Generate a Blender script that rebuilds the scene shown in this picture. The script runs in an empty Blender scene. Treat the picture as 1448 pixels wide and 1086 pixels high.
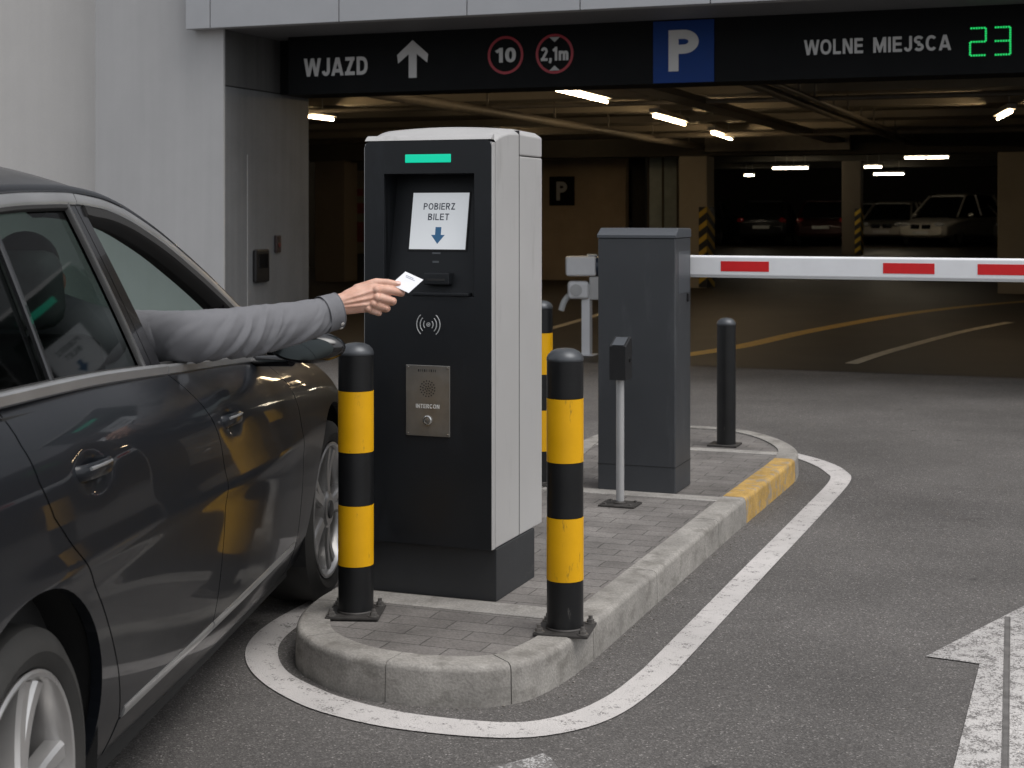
import bpy, bmesh, math, random
from mathutils import Vector, Matrix, noise
from mathutils.geometry import delaunay_2d_cdt
R = math.radians
random.seed(7)
sc = bpy.context.scene
COL = sc.collection

# ------------------------------------------------------------------ frames
TH = R(20.74)
U = Vector((math.sin(TH), math.cos(TH), 0))          # along the island, into the car park
V = Vector((math.cos(TH), -math.sin(TH), 0))         # to the right along the facade
O = Vector((-0.0534, 5.2618, 0))
KZ = 0.12                                            # kerb height
ROT = -TH
def isl(a, b, z=0.0):
    return O + V * a + U * b + Vector((0, 0, z))

# ------------------------------------------------------------------ mesh helpers
def sharpen(bm, ang=35):
    bm.normal_update()
    lim = R(ang)
    for e in bm.edges:
        if len(e.link_faces) == 2:
            e.smooth = e.calc_face_angle(0) < lim
        else:
            e.smooth = True
    for f in bm.faces:
        f.smooth = True

def part(name, bm, m, parent=None, label=None, ang=35, fix=True):
    wn = not isinstance(bm, bpy.types.Mesh)
    if isinstance(bm, bpy.types.Mesh):
        me = bm
    else:
        if fix:
            bmesh.ops.recalc_face_normals(bm, faces=bm.faces[:])
        sharpen(bm, ang)
        me = bpy.data.meshes.new(name)
        bm.to_mesh(me); bm.free()
    ms = m if isinstance(m, (list, tuple)) else [m]
    if len(me.materials) == 0:
        for k in ms: me.materials.append(k)
    o = bpy.data.objects.new(name, me)
    COL.objects.link(o)
    if parent is not None: o.parent = parent
    if label: o['label'] = label
    if wn:
        md = o.modifiers.new('even_normals', 'WEIGHTED_NORMAL'); md.keep_sharp = True; md.weight = 60
    return o

def tag(o, label, cat, group=None):
    o['label'] = label; o['category'] = cat
    if group: o['group'] = group
    return o

def thing(name, label, cat, loc=(0, 0, 0), rotz=0.0, group=None):
    o = bpy.data.objects.new(name, None)
    COL.objects.link(o)
    o.empty_display_size = 0.1
    o.location = loc; o.rotation_euler = (0, 0, rotz)
    return tag(o, label, cat, group)

def struct(o):
    o['kind'] = 'structure'; return o

def copy_tree(o, label=None, loc=None):
    c = o.copy(); COL.objects.link(c)
    if label: c['label'] = label
    if loc is not None: c.location = loc
    def rec(src, dst):
        for ch in list(src.children):
            d = ch.copy(); COL.objects.link(d); d.parent = dst
            rec(ch, d)
    rec(o, c)
    return c

def join(bm, tmp, M=None):
    if M is not None: bmesh.ops.transform(tmp, matrix=M, verts=tmp.verts[:])
    me = bpy.data.meshes.new('t'); tmp.to_mesh(me); tmp.free()
    bm.from_mesh(me); bpy.data.meshes.remove(me)

def box(bm, x0, x1, y0, y1, z0, z1, bev=0.0, seg=2, M=None):
    t = bmesh.new()
    bmesh.ops.create_cube(t, size=1.0)
    for v in t.verts:
        v.co = Vector((x0 + (v.co.x + .5) * (x1 - x0), y0 + (v.co.y + .5) * (y1 - y0), z0 + (v.co.z + .5) * (z1 - z0)))
    if bev > 0:
        bmesh.ops.bevel(t, geom=t.edges[:], offset=bev, segments=seg, profile=0.5, affect='EDGES', clamp_overlap=True)
    join(bm, t, M)
    return bm

def lathe(bm, prof, seg=32, M=None):
    t = bmesh.new()
    rings = []
    for r, z in prof:
        if r < 1e-6:
            rings.append([t.verts.new((0, 0, z))])
        else:
            rings.append([t.verts.new((r * math.cos(2 * math.pi * k / seg), r * math.sin(2 * math.pi * k / seg), z)) for k in range(seg)])
    for A, B in zip(rings, rings[1:]):
        if len(A) == 1 and len(B) == 1: continue
        for k in range(seg):
            k2 = (k + 1) % seg
            if len(A) == 1: t.faces.new((A[0], B[k], B[k2]))
            elif len(B) == 1: t.faces.new((A[k], A[k2], B[0]))
            else: t.faces.new((A[k], A[k2], B[k2], B[k]))
    join(bm, t, M)
    return bm

def tube(bm, pts, rad, seg=12, M=None, caps=True, squash=None):
    pts = [Vector(p) for p in pts]
    n = len(pts)
    rads = rad if isinstance(rad, (list, tuple)) else [rad] * n
    t = bmesh.new()
    prev = None; rings = []
    for i in range(n):
        d = (pts[min(i + 1, n - 1)] - pts[max(i - 1, 0)]).normalized()
        if prev is None:
            ref = Vector((0, 0, 1)) if abs(d.z) < 0.9 else Vector((1, 0, 0))
            a = d.cross(ref).normalized()
        else:
            a = (prev - d * prev.dot(d)).normalized()
        b = d.cross(a); prev = a
        s = squash or (1, 1)
        rings.append([t.verts.new(pts[i] + (a * math.cos(2 * math.pi * k / seg) * s[0] + b * math.sin(2 * math.pi * k / seg) * s[1]) * rads[i]) for k in range(seg)])
    for A, B in zip(rings, rings[1:]):
        for k in range(seg):
            t.faces.new((A[k], A[(k + 1) % seg], B[(k + 1) % seg], B[k]))
    if caps:
        t.faces.new(rings[0][::-1]); t.faces.new(rings[-1])
    join(bm, t, M)
    return bm

def prism(bm, poly, z0, z1, M=None, bev=0.0, seg=2):
    t = bmesh.new()
    lo = [t.verts.new((p[0], p[1], z0)) for p in poly]
    hi = [t.verts.new((p[0], p[1], z1)) for p in poly]
    n = len(poly)
    if bev > 0 or n <= 4:
        t.faces.new(lo[::-1]); ft = t.faces.new(hi)
    else:
        vs, _, fs, *_r = delaunay_2d_cdt([Vector((p[0], p[1])) for p in poly], [], [list(range(n))], 1, 1e-7)
        for f in fs:
            t.faces.new([hi[i] for i in f]); t.faces.new([lo[i] for i in f][::-1])
    for k in range(n):
        t.faces.new((lo[k], lo[(k + 1) % n], hi[(k + 1) % n], hi[k]))
    if bev > 0:
        bmesh.ops.bevel(t, geom=list(ft.edges), offset=bev, segments=seg, profile=0.5, affect='EDGES')
    bmesh.ops.triangulate(t, faces=[f for f in t.faces if len(f.verts) > 4])
    join(bm, t, M)
    return bm

def sheet(bm, poly, z=0.0, M=None):
    """flat polygon"""
    vs, _, fs, *_r = delaunay_2d_cdt([Vector((p[0], p[1])) for p in poly], [], [list(range(len(poly)))], 1, 1e-6)
    t = bmesh.new()
    vv = [t.verts.new((p.x, p.y, z)) for p in vs]
    for f in fs:
        t.faces.new([vv[i] for i in f])
    bmesh.ops.recalc_face_normals(t, faces=t.faces[:])
    for f in t.faces:
        if f.normal.z < 0: f.normal_flip()
    join(bm, t, M)
    return bm

def sphere(bm, c, r, M=None, seg=24, sc3=(1, 1, 1)):
    t = bmesh.new()
    bmesh.ops.create_uvsphere(t, u_segments=seg, v_segments=max(8, seg // 2), radius=1.0)
    for v in t.verts: v.co = Vector((c[0] + v.co.x * r * sc3[0], c[1] + v.co.y * r * sc3[1], c[2] + v.co.z * r * sc3[2]))
    join(bm, t, M)
    return bm

def catmull(pts, step=0.03, closed=False):
    P = [Vector(p) for p in pts]; n = len(P); out = []
    rng = n if closed else n - 1
    for i in range(rng):
        if closed: p0, p1, p2, p3 = P[(i - 1) % n], P[i], P[(i + 1) % n], P[(i + 2) % n]
        else: p0, p1, p2, p3 = P[max(i - 1, 0)], P[i], P[i + 1], P[min(i + 2, n - 1)]
        k = max(1, int((p2 - p1).length / step))
        for j in range(k):
            t = j / k
            out.append(0.5 * ((2 * p1) + (p2 - p0) * t + (2 * p0 - 5 * p1 + 4 * p2 - p3) * t * t + (3 * p1 - p0 - 3 * p2 + p3) * t ** 3))
    if not closed: out.append(P[-1])
    return out

def interp(tab, x):
    if x <= tab[0][0]: return tab[0][1]
    for (x0, y0), (x1, y1) in zip(tab, tab[1:]):
        if x <= x1: return y0 + (y1 - y0) * (x - x0) / (x1 - x0)
    return tab[-1][1]

def pchip(tab):
    """smooth monotone-ish interpolation"""
    xs = [p[0] for p in tab]; ys = [p[1] for p in tab]; n = len(xs)
    h = [xs[i + 1] - xs[i] for i in range(n - 1)]; d = [(ys[i + 1] - ys[i]) / h[i] for i in range(n - 1)]
    m = [d[0]] + [0 if d[i - 1] * d[i] <= 0 else 2 * d[i - 1] * d[i] / (d[i - 1] + d[i]) for i in range(1, n - 1)] + [d[-1]]
    def f(x):
        if x <= xs[0]: return ys[0] + m[0] * (x - xs[0])
        if x >= xs[-1]: return ys[-1] + m[-1] * (x - xs[-1])
        i = 0
        while x > xs[i + 1]: i += 1
        t = (x - xs[i]) / h[i]
        return ((1 + 2 * t) * (1 - t) ** 2 * ys[i] + t * (1 - t) ** 2 * h[i] * m[i] + t * t * (3 - 2 * t) * ys[i + 1] + t * t * (t - 1) * h[i] * m[i + 1])
    return f

def ell(cx, cy, rx, ry, a0, a1, n=18, e=1.0):
    o = []
    for k in range(n + 1):
        a = R(a0 + (a1 - a0) * k / n); c, q = math.cos(a), math.sin(a)
        o.append((cx + rx * math.copysign(abs(c) ** e, c), cy + ry * math.copysign(abs(q) ** e, q)))
    return o
def glyph(ch, t):
    """strokes (centre lines, closed flag) of a plain bold grotesque, cap height 1; returns width, strokes"""
    h = t / 2
    if ch == 'W': w = 1.08 + t * .4; return w, [([(h * 1.02 - .02, 1.12), (w * .27, -.02), (w * .5, 1.0), (w * .73, -.02), (w - h * 1.02 + .02, 1.12)], 0)]
    if ch == 'M': w = .82 + t * .3; return w, [([(h, 0), (h, 1)], 0), ([(w - h, 0), (w - h, 1)], 0), ([(h, 1.06), (w / 2, .10), (w - h, 1.06)], 0)]
    if ch == 'N': w = .68 + t * .2; return w, [([(h, 0), (h, 1)], 0), ([(w - h, 0), (w - h, 1)], 0), ([(h * .9, 1.08), (w - h * .9, -.08)], 0)]
    if ch == 'I': w = t; return w, [([(h, 0), (h, 1)], 0)]
    if ch == 'L': w = .57; return w, [([(h, 0), (h, 1)], 0), ([(h, h), (w, h)], 0)]
    if ch == 'E': w = .62; return w, [([(h, 0), (h, 1)], 0), ([(h, h), (w, h)], 0), ([(h, .51), (w * .94, .51)], 0), ([(h, 1 - h), (w * .98, 1 - h)], 0)]
    if ch == 'T': w = .64; return w, [([(w / 2, 0), (w / 2, 1)], 0), ([(0, 1 - h), (w, 1 - h)], 0)]
    if ch == 'A': w = .76; return w, [([(h * .75 - .03, -.1), (w / 2, 1.06), (w - h * .75 + .03, -.1)], 0), ([(w * .22, .27), (w * .78, .27)], 0)]
    if ch == 'Z': w = .64; return w, [([(.02, 1 - h), (w - .02, 1 - h)], 0), ([(0, h), (w, h)], 0), ([(w - h * 1.25, 1 - h * .6), (h * 1.25, h * .6)], 0)]
    if ch == 'J': w = .54; return w, [([(w - h, 1), (w - h, .32)] + ell(w / 2, .30, w / 2 - h, .30 - h, 0, -172, 14), 0)]
    if ch == 'D': w = .72; return w, [([(h, h), (w * .42, h)] + ell(w * .42, .5, w * .58 - h, .5 - h, -90, 90, 18, .85)[1:] + [(h, 1 - h)], 1)]
    if ch in 'O0':
        w = .80 if ch == 'O' else .58
        return w, [(ell(w / 2, .5, w / 2 - h, .5 - h, 0, 360, 36, .9)[:-1], 1)]
    if ch == 'C': w = .76; return w, [(ell(w / 2, .5, w / 2 - h, .5 - h, 42, 318, 30, .9), 0)]
    if ch == 'P': w = .66; return w, [([(h, 0), (h, 1)], 0), ([(h, 1 - h), (w * .5, 1 - h)] + ell(w * .5, .71, w * .5 - h, .29 - h, 90, -90, 14)[1:] + [(h, .42 + h)], 0)]
    if ch == 'R': w = .70; return w, [([(h, 0), (h, 1)], 0), ([(h, 1 - h), (w * .5, 1 - h)] + ell(w * .5, .72, w * .5 - h * 1.2, .28 - h, 90, -90, 14)[1:] + [(h, .44 + h)], 0), ([(w * .48, .50), (w - h * .8, -.08)], 0)]
    if ch == 'B': w = .68; return w, [([(h, 0), (h, 1)], 0), ([(h, 1 - h), (w * .48, 1 - h)] + ell(w * .48, .755, w * .46 - h, .245 - h, 90, -90, 12)[1:] + [(h, .51 + h)], 0), ([(h, .51), (w * .5, .51)] + ell(w * .5, .27, w * .5 - h, .27 - h, 90, -90, 12)[1:] + [(h, h)], 0)]
    if ch == 'S':
        w = .66
        return w, [(ell(w / 2, .735, w / 2 - h, .265 - h, 25, 270, 16) + ell(w / 2, .265, w / 2 - h, .265 - h + .0, 90, -155, 16)[0:], 0)]
    if ch == '1': w = .36; return w, [([(w - h, 0), (w - h, 1)], 0), ([(w - h, 1 - h), (.0, .72)], 0)]
    if ch == '2': w = .58; return w, [(ell(w / 2, .71, w / 2 - h, .29 - h, 170, -30, 14) + [(h * 1.2, h * 1.1)], 0), ([(0, h), (w, h)], 0)]
    if ch == ',': w = t; return w, [([(h * 1.15, t), (h * 1.15, .0), (h * .3, -.16)], 0)]
    if ch == 'm': w = .82; return w, [([(h, 0), (h, .70)], 0), ([(h, .45)] + ell(.275, .45, .275 - h, .25 - h, 180, 0, 12) + [(.55 - h, 0)], 0), ([(.55 - h, .45)] + ell(.55 - h + (w - .55) / 2, .45, (w - .55) / 2, .25 - h, 180, 0, 12) + [(w - h, 0)], 0)]
    return .3, []
def text_bm(body, w, h, extr=0.002, t=.19, gap=.13, fit_caps=True):
    """lettering built from strokes, fitted to w x h (h = cap height) and centred on the XY origin"""
    bm = bmesh.new(); x0 = 0.0; lift = 0
    for ch in body:
        if ch == ' ': x0 += .34; continue
        gw, strokes = glyph(ch, t)
        for pts, closed in strokes:
            P = [Vector((p[0] + x0, p[1])) for p in pts]
            Q = [P[0]]
            for p in P[1:]:
                if (p - Q[-1]).length > 1e-4: Q.append(p)
            P = Q; n = len(P); sec = []
            for i in range(n):
                a = P[(i - 1) % n] if closed or i > 0 else None
                b = P[(i + 1) % n] if closed or i < n - 1 else None
                d1 = (P[i] - a).normalized() if a is not None else None
                d2 = (b - P[i]).normalized() if b is not None else None
                d1 = d1 or d2; d2 = d2 or d1
                n1 = Vector((-d1.y, d1.x)); n2 = Vector((-d2.y, d2.x)); m = n1 + n2
                if m.length < .05: m = n1.copy()
                m.normalize(); k = (t / 2) / max(.16, m.dot(n1))
                sec.append((P[i] + m * k, P[i] - m * k))
            tb = bmesh.new(); zz = lift * .00025; lift += 1
            low = [[tb.verts.new((q.x, q.y, 0)) for q in pr] for pr in sec]
            rng = range(n) if closed else range(n - 1)
            for i in rng:
                A, Bq = low[i], low[(i + 1) % n]
                tb.faces.new((A[1], Bq[1], Bq[0], A[0]))
            if ch not in ',':
                for yy, no in ((1.0, (0, 1, 0)), (0.0, (0, -1, 0))):
                    bmesh.ops.bisect_plane(tb, geom=tb.verts[:] + tb.edges[:] + tb.faces[:], plane_co=(0, yy, 0), plane_no=no, clear_outer=True)
            for f in tb.faces:
                f.normal_update()
                if f.normal.z < 0: f.normal_flip()
            r = bmesh.ops.extrude_face_region(tb, geom=tb.faces[:])
            for e in r['geom']:
                if isinstance(e, bmesh.types.BMVert): e.co.z = 1.0 + lift * .04
            join(bm, tb)
        x0 += gw + gap * (.45 if ch == 'W' else 1)
    xs = [v.co.x for v in bm.verts]; cx = (max(xs) + min(xs)) / 2
    sx = w / (max(xs) - min(xs)); sy = h if h else sx
    for v in bm.verts: v.co = Vector(((v.co.x - cx) * sx, (v.co.y - .5) * sy, v.co.z * extr))
    return bm

def upright(a, b, z):
    """matrix: local x -> a, local y -> z(up), local z -> towards the viewer (-b)"""
    return Matrix(((1, 0, 0, a), (0, 0, -1, b), (0, 1, 0, z), (0, 0, 0, 1)))

# ------------------------------------------------------------------ materials
def nodes_of(m):
    m.use_nodes = True
    nt = m.node_tree
    return nt, nt.nodes, nt.links, nt.nodes['Principled BSDF']

def plain(name, c, rough=0.5, metal=0.0, coat=0.0, spec=0.5, emit=None, es=0.0, vary=0.12, vscale=6.0, bump=0.0, bscale=200.0, rvary=0.1, coatr=0.03, island=0.0):
    """principled surface with a little real-world unevenness of tone, gloss and relief"""
    m = bpy.data.materials.new(name)
    nt, N, L, P = nodes_of(m)
    P.inputs['Base Color'].default_value = (*c, 1)
    P.inputs['Roughness'].default_value = rough
    P.inputs['Metallic'].default_value = metal
    P.inputs['Specular IOR Level'].default_value = spec
    P.inputs['Coat Weight'].default_value = coat
    P.inputs['Coat Roughness'].default_value = coatr
    if emit:
        P.inputs['Emission Color'].default_value = (*emit, 1); P.inputs['Emission Strength'].default_value = es
    tc = N.new('ShaderNodeTexCoord')
    if vary > 0:
        nz = N.new('ShaderNodeTexNoise'); nz.inputs['Scale'].default_value = vscale; nz.inputs['Detail'].default_value = 6; nz.inputs['Roughness'].default_value = .62
        L.new(tc.outputs['Object'], nz.inputs['Vector'])
        mr = N.new('ShaderNodeMapRange'); mr.inputs[1].default_value = .3; mr.inputs[2].default_value = .7
        mr.inputs[3].default_value = 1 - vary; mr.inputs[4].default_value = 1 + vary
        L.new(nz.outputs['Fac'], mr.inputs[0])
        mx = N.new('ShaderNodeVectorMath'); mx.operation = 'SCALE'
        mx.inputs[0].default_value = c
        sc_out = mr.outputs[0]
        if island > 0:
            ge = N.new('ShaderNodeNewGeometry'); m2 = N.new('ShaderNodeMapRange')
            m2.inputs[3].default_value = 1 - island; m2.inputs[4].default_value = 1 + island
            L.new(ge.outputs['Random Per Island'], m2.inputs[0])
            mu = N.new('ShaderNodeMath'); mu.operation = 'MULTIPLY'
            L.new(m2.outputs[0], mu.inputs[0]); L.new(sc_out, mu.inputs[1]); sc_out = mu.outputs[0]
        L.new(sc_out, mx.inputs['Scale'])
        L.new(mx.outputs[0], P.inputs['Base Color'])
        if rvary > 0:
            m3 = N.new('ShaderNodeMapRange'); m3.inputs[1].default_value = .3; m3.inputs[2].default_value = .7
            m3.inputs[3].default_value = max(0.0, rough - rvary * rough); m3.inputs[4].default_value = min(1, rough + rvary * rough)
            L.new(nz.outputs['Fac'], m3.inputs[0]); L.new(m3.outputs[0], P.inputs['Roughness'])
    if bump > 0:
        n2 = N.new('ShaderNodeTexNoise'); n2.inputs['Scale'].default_value = bscale; n2.inputs['Detail'].default_value = 4
        L.new(tc.outputs['Object'], n2.inputs['Vector'])
        bp = N.new('ShaderNodeBump'); bp.inputs['Strength'].default_value = bump; bp.inputs['Distance'].default_value = .002
        L.new(n2.outputs['Fac'], bp.inputs['Height']); L.new(bp.outputs[0], P.inputs['Normal'])
    return m

def ramp(N, stops):
    r = N.new('ShaderNodeValToRGB')
    el = r.color_ramp.elements
    while len(el) < len(stops): el.new(0.5)
    for e, (p, c) in zip(el, stops):
        e.position = p; e.color = (*c, 1)
    return r

def mat_asphalt(name, lo, hi, mark=None):
    """aggregate-speckled asphalt; with mark = paint colour, the same surface under worn road paint"""
    m = bpy.data.materials.new(name)
    nt, N, L, P = nodes_of(m)
    tc = N.new('ShaderNodeTexCoord')
    vo = N.new('ShaderNodeTexVoronoi'); vo.inputs['Scale'].default_value = 210; vo.inputs['Randomness'].default_value = 1
    L.new(tc.outputs['Object'], vo.inputs['Vector'])
    sep = N.new('ShaderNodeSeparateColor'); L.new(vo.outputs['Color'], sep.inputs[0])
    g = ramp(N, [(0, lo), (.6, tuple(.45 * a + .55 * b for a, b in zip(lo, hi))), (.92, hi), (.975, tuple(min(1, x * 1.4) for x in hi)), (1, tuple(min(1, x * 2.2) for x in hi))])
    L.new(sep.outputs[0], g.inputs[0])
    big = N.new('ShaderNodeTexNoise'); big.inputs['Scale'].default_value = .8; big.inputs['Detail'].default_value = 7; big.inputs['Roughness'].default_value = .6
    L.new(tc.outputs['Object'], big.inputs['Vector'])
    mr = N.new('ShaderNodeMapRange'); mr.inputs[1].default_value = .3; mr.inputs[2].default_value = .7; mr.inputs[3].default_value = .74; mr.inputs[4].default_value = 1.24
    L.new(big.outputs['Fac'], mr.inputs[0])
    mul = N.new('ShaderNodeVectorMath'); mul.operation = 'SCALE'
    L.new(g.outputs[0], mul.inputs[0]); L.new(mr.outputs[0], mul.inputs['Scale'])
    # darker drips and polished tracks with shapes of their own
    ds = N.new('ShaderNodeTexNoise'); ds.inputs['Scale'].default_value = 2.6; ds.inputs['Detail'].default_value = 9; ds.inputs['Roughness'].default_value = .72
    L.new(tc.outputs['Object'], ds.inputs['Vector'])
    dm = N.new('ShaderNodeMapRange'); dm.inputs[1].default_value = .58; dm.inputs[2].default_value = .70; dm.inputs[3].default_value = 1.0; dm.inputs[4].default_value = .80
    L.new(ds.outputs['Fac'], dm.inputs[0])
    sp = N.new('ShaderNodeTexVoronoi'); sp.inputs['Scale'].default_value = 2.3
    wv = N.new('ShaderNodeVectorMath'); wv.operation = 'MULTIPLY_ADD'; wv.inputs[1].default_value = (.12, .12, 0)
    L.new(ds.outputs['Color'], wv.inputs[0]); L.new(tc.outputs['Object'], wv.inputs[2]); L.new(wv.outputs[0], sp.inputs['Vector'])
    so_ = N.new('ShaderNodeMapRange'); so_.inputs[1].default_value = .03; so_.inputs[2].default_value = .065; so_.inputs[3].default_value = .55; so_.inputs[4].default_value = 1.0
    L.new(sp.outputs['Distance'], so_.inputs[0])
    mm = N.new('ShaderNodeMath'); mm.operation = 'MULTIPLY'; L.new(dm.outputs[0], mm.inputs[0]); L.new(so_.outputs[0], mm.inputs[1])
    mul2 = N.new('ShaderNodeVectorMath'); mul2.operation = 'SCALE'; L.new(mul.outputs[0], mul2.inputs[0]); L.new(mm.outputs[0], mul2.inputs['Scale'])
    col = mul2.outputs[0]
    fine = N.new('ShaderNodeTexNoise'); fine.inputs['Scale'].default_value = 170; fine.inputs['Detail'].default_value = 3
    L.new(tc.outputs['Object'], fine.inputs['Vector'])
    if mark:
        w1 = N.new('ShaderNodeTexNoise'); w1.inputs['Scale'].default_value = 16; w1.inputs['Detail'].default_value = 8; w1.inputs['Roughness'].default_value = .75
        L.new(tc.outputs['Object'], w1.inputs['Vector'])
        ad = N.new('ShaderNodeMath'); ad.operation = 'ADD'
        L.new(w1.outputs['Fac'], ad.inputs[0])
        m5 = N.new('ShaderNodeMath'); m5.operation = 'MULTIPLY'; m5.inputs[1].default_value = .22
        L.new(sep.outputs[1], m5.inputs[0]); L.new(m5.outputs[0], ad.inputs[1])
        wr = N.new('ShaderNodeMapRange'); wr.inputs[1].default_value = mark[1]; wr.inputs[2].default_value = mark[1] + .1
        wr.inputs[3].default_value = .93; wr.inputs[4].default_value = 0.12
        L.new(ad.outputs[0], wr.inputs[0])
        mx = N.new('ShaderNodeMix'); mx.data_type = 'RGBA'
        L.new(wr.outputs[0], mx.inputs[0]); L.new(col, mx.inputs[6])
        pc = N.new('ShaderNodeVectorMath'); pc.operation = 'SCALE'; pc.inputs[0].default_value = mark[0]
        L.new(mr.outputs[0], pc.inputs['Scale']); L.new(pc.outputs[0], mx.inputs[7])
        col = mx.outputs[2]
    L.new(col, P.inputs['Base Color'])
    P.inputs['Roughness'].default_value = .8; P.inputs['Specular IOR Level'].default_value = .35
    bp = N.new('ShaderNodeBump'); bp.inputs['Strength'].default_value = .35; bp.inputs['Distance'].default_value = .004
    sm = N.new('ShaderNodeMath'); sm.operation = 'ADD'
    L.new(vo.outputs['Distance'], sm.inputs[0]); L.new(fine.outputs['Fac'], sm.inputs[1])
    L.new(sm.outputs[0], bp.inputs['Height']); L.new(bp.outputs[0], P.inputs['Normal'])
    return m

def mat_concrete(name, c, speck=.18, stain=.2, bump=.35, sc1=3.0, streak=0.0, island=0.0, rough=.85, joint=None, dirt=None):
    m = bpy.data.materials.new(name)
    nt, N, L, P = nodes_of(m)
    tc = N.new('ShaderNodeTexCoord')
    n1 = N.new('ShaderNodeTexNoise'); n1.inputs['Scale'].default_value = sc1; n1.inputs['Detail'].default_value = 8; n1.inputs['Roughness'].default_value = .65
    n2 = N.new('ShaderNodeTexNoise'); n2.inputs['Scale'].default_value = 130; n2.inputs['Detail'].default_value = 3
    L.new(tc.outputs['Object'], n1.inputs['Vector']); L.new(tc.outputs['Object'], n2.inputs['Vector'])
    a = N.new('ShaderNodeMapRange'); a.inputs[1].default_value = .28; a.inputs[2].default_value = .72; a.inputs[3].default_value = 1 - stain; a.inputs[4].default_value = 1 + stain * .7
    b = N.new('ShaderNodeMapRange'); b.inputs[1].default_value = .3; b.inputs[2].default_value = .7; b.inputs[3].default_value = 1 - speck; b.inputs[4].default_value = 1 + speck
    L.new(n1.outputs['Fac'], a.inputs[0]); L.new(n2.outputs['Fac'], b.inputs[0])
    mu = N.new('ShaderNodeMath'); mu.operation = 'MULTIPLY'; L.new(a.outputs[0], mu.inputs[0]); L.new(b.outputs[0], mu.inputs[1])
    f = mu.outputs[0]
    if streak > 0:
        mp = N.new('ShaderNodeMapping'); mp.inputs['Scale'].default_value = (5, 5, .22)
        L.new(tc.outputs['Object'], mp.inputs[0])
        n3 = N.new('ShaderNodeTexNoise'); n3.inputs['Scale'].default_value = 2.2; n3.inputs['Detail'].default_value = 5
        L.new(mp.outputs[0], n3.inputs['Vector'])
        c3 = N.new('ShaderNodeMapRange'); c3.inputs[1].default_value = .35; c3.inputs[2].default_value = .7; c3.inputs[3].default_value = 1 - streak; c3.inputs[4].default_value = 1 + streak * .5
        L.new(n3.outputs['Fac'], c3.inputs[0])
        m4 = N.new('ShaderNodeMath'); m4.operation = 'MULTIPLY'; L.new(f, m4.inputs[0]); L.new(c3.outputs[0], m4.inputs[1]); f = m4.outputs[0]
    if island > 0:
        ge = N.new('ShaderNodeNewGeometry'); m2 = N.new('ShaderNodeMapRange'); m2.inputs[3].default_value = 1 - island; m2.inputs[4].default_value = 1 + island
        L.new(ge.outputs['Random Per Island'], m2.inputs[0])
        m5 = N.new('ShaderNodeMath'); m5.operation = 'MULTIPLY'; L.new(f, m5.inputs[0]); L.new(m2.outputs[0], m5.inputs[1]); f = m5.outputs[0]
    s = N.new('ShaderNodeVectorMath'); s.operation = 'SCALE'; s.inputs[0].default_value = c
    L.new(f, s.inputs['Scale']); L.new(s.outputs[0], P.inputs['Base Color'])
    P.inputs['Roughness'].default_value = rough; P.inputs['Specular IOR Level'].default_value = .3
    bp = N.new('ShaderNodeBump'); bp.inputs['Strength'].default_value = bump; bp.inputs['Distance'].default_value = .003
    L.new(n2.outputs['Fac'], bp.inputs['Height']); L.new(bp.outputs[0], P.inputs['Normal'])
    return m

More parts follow.
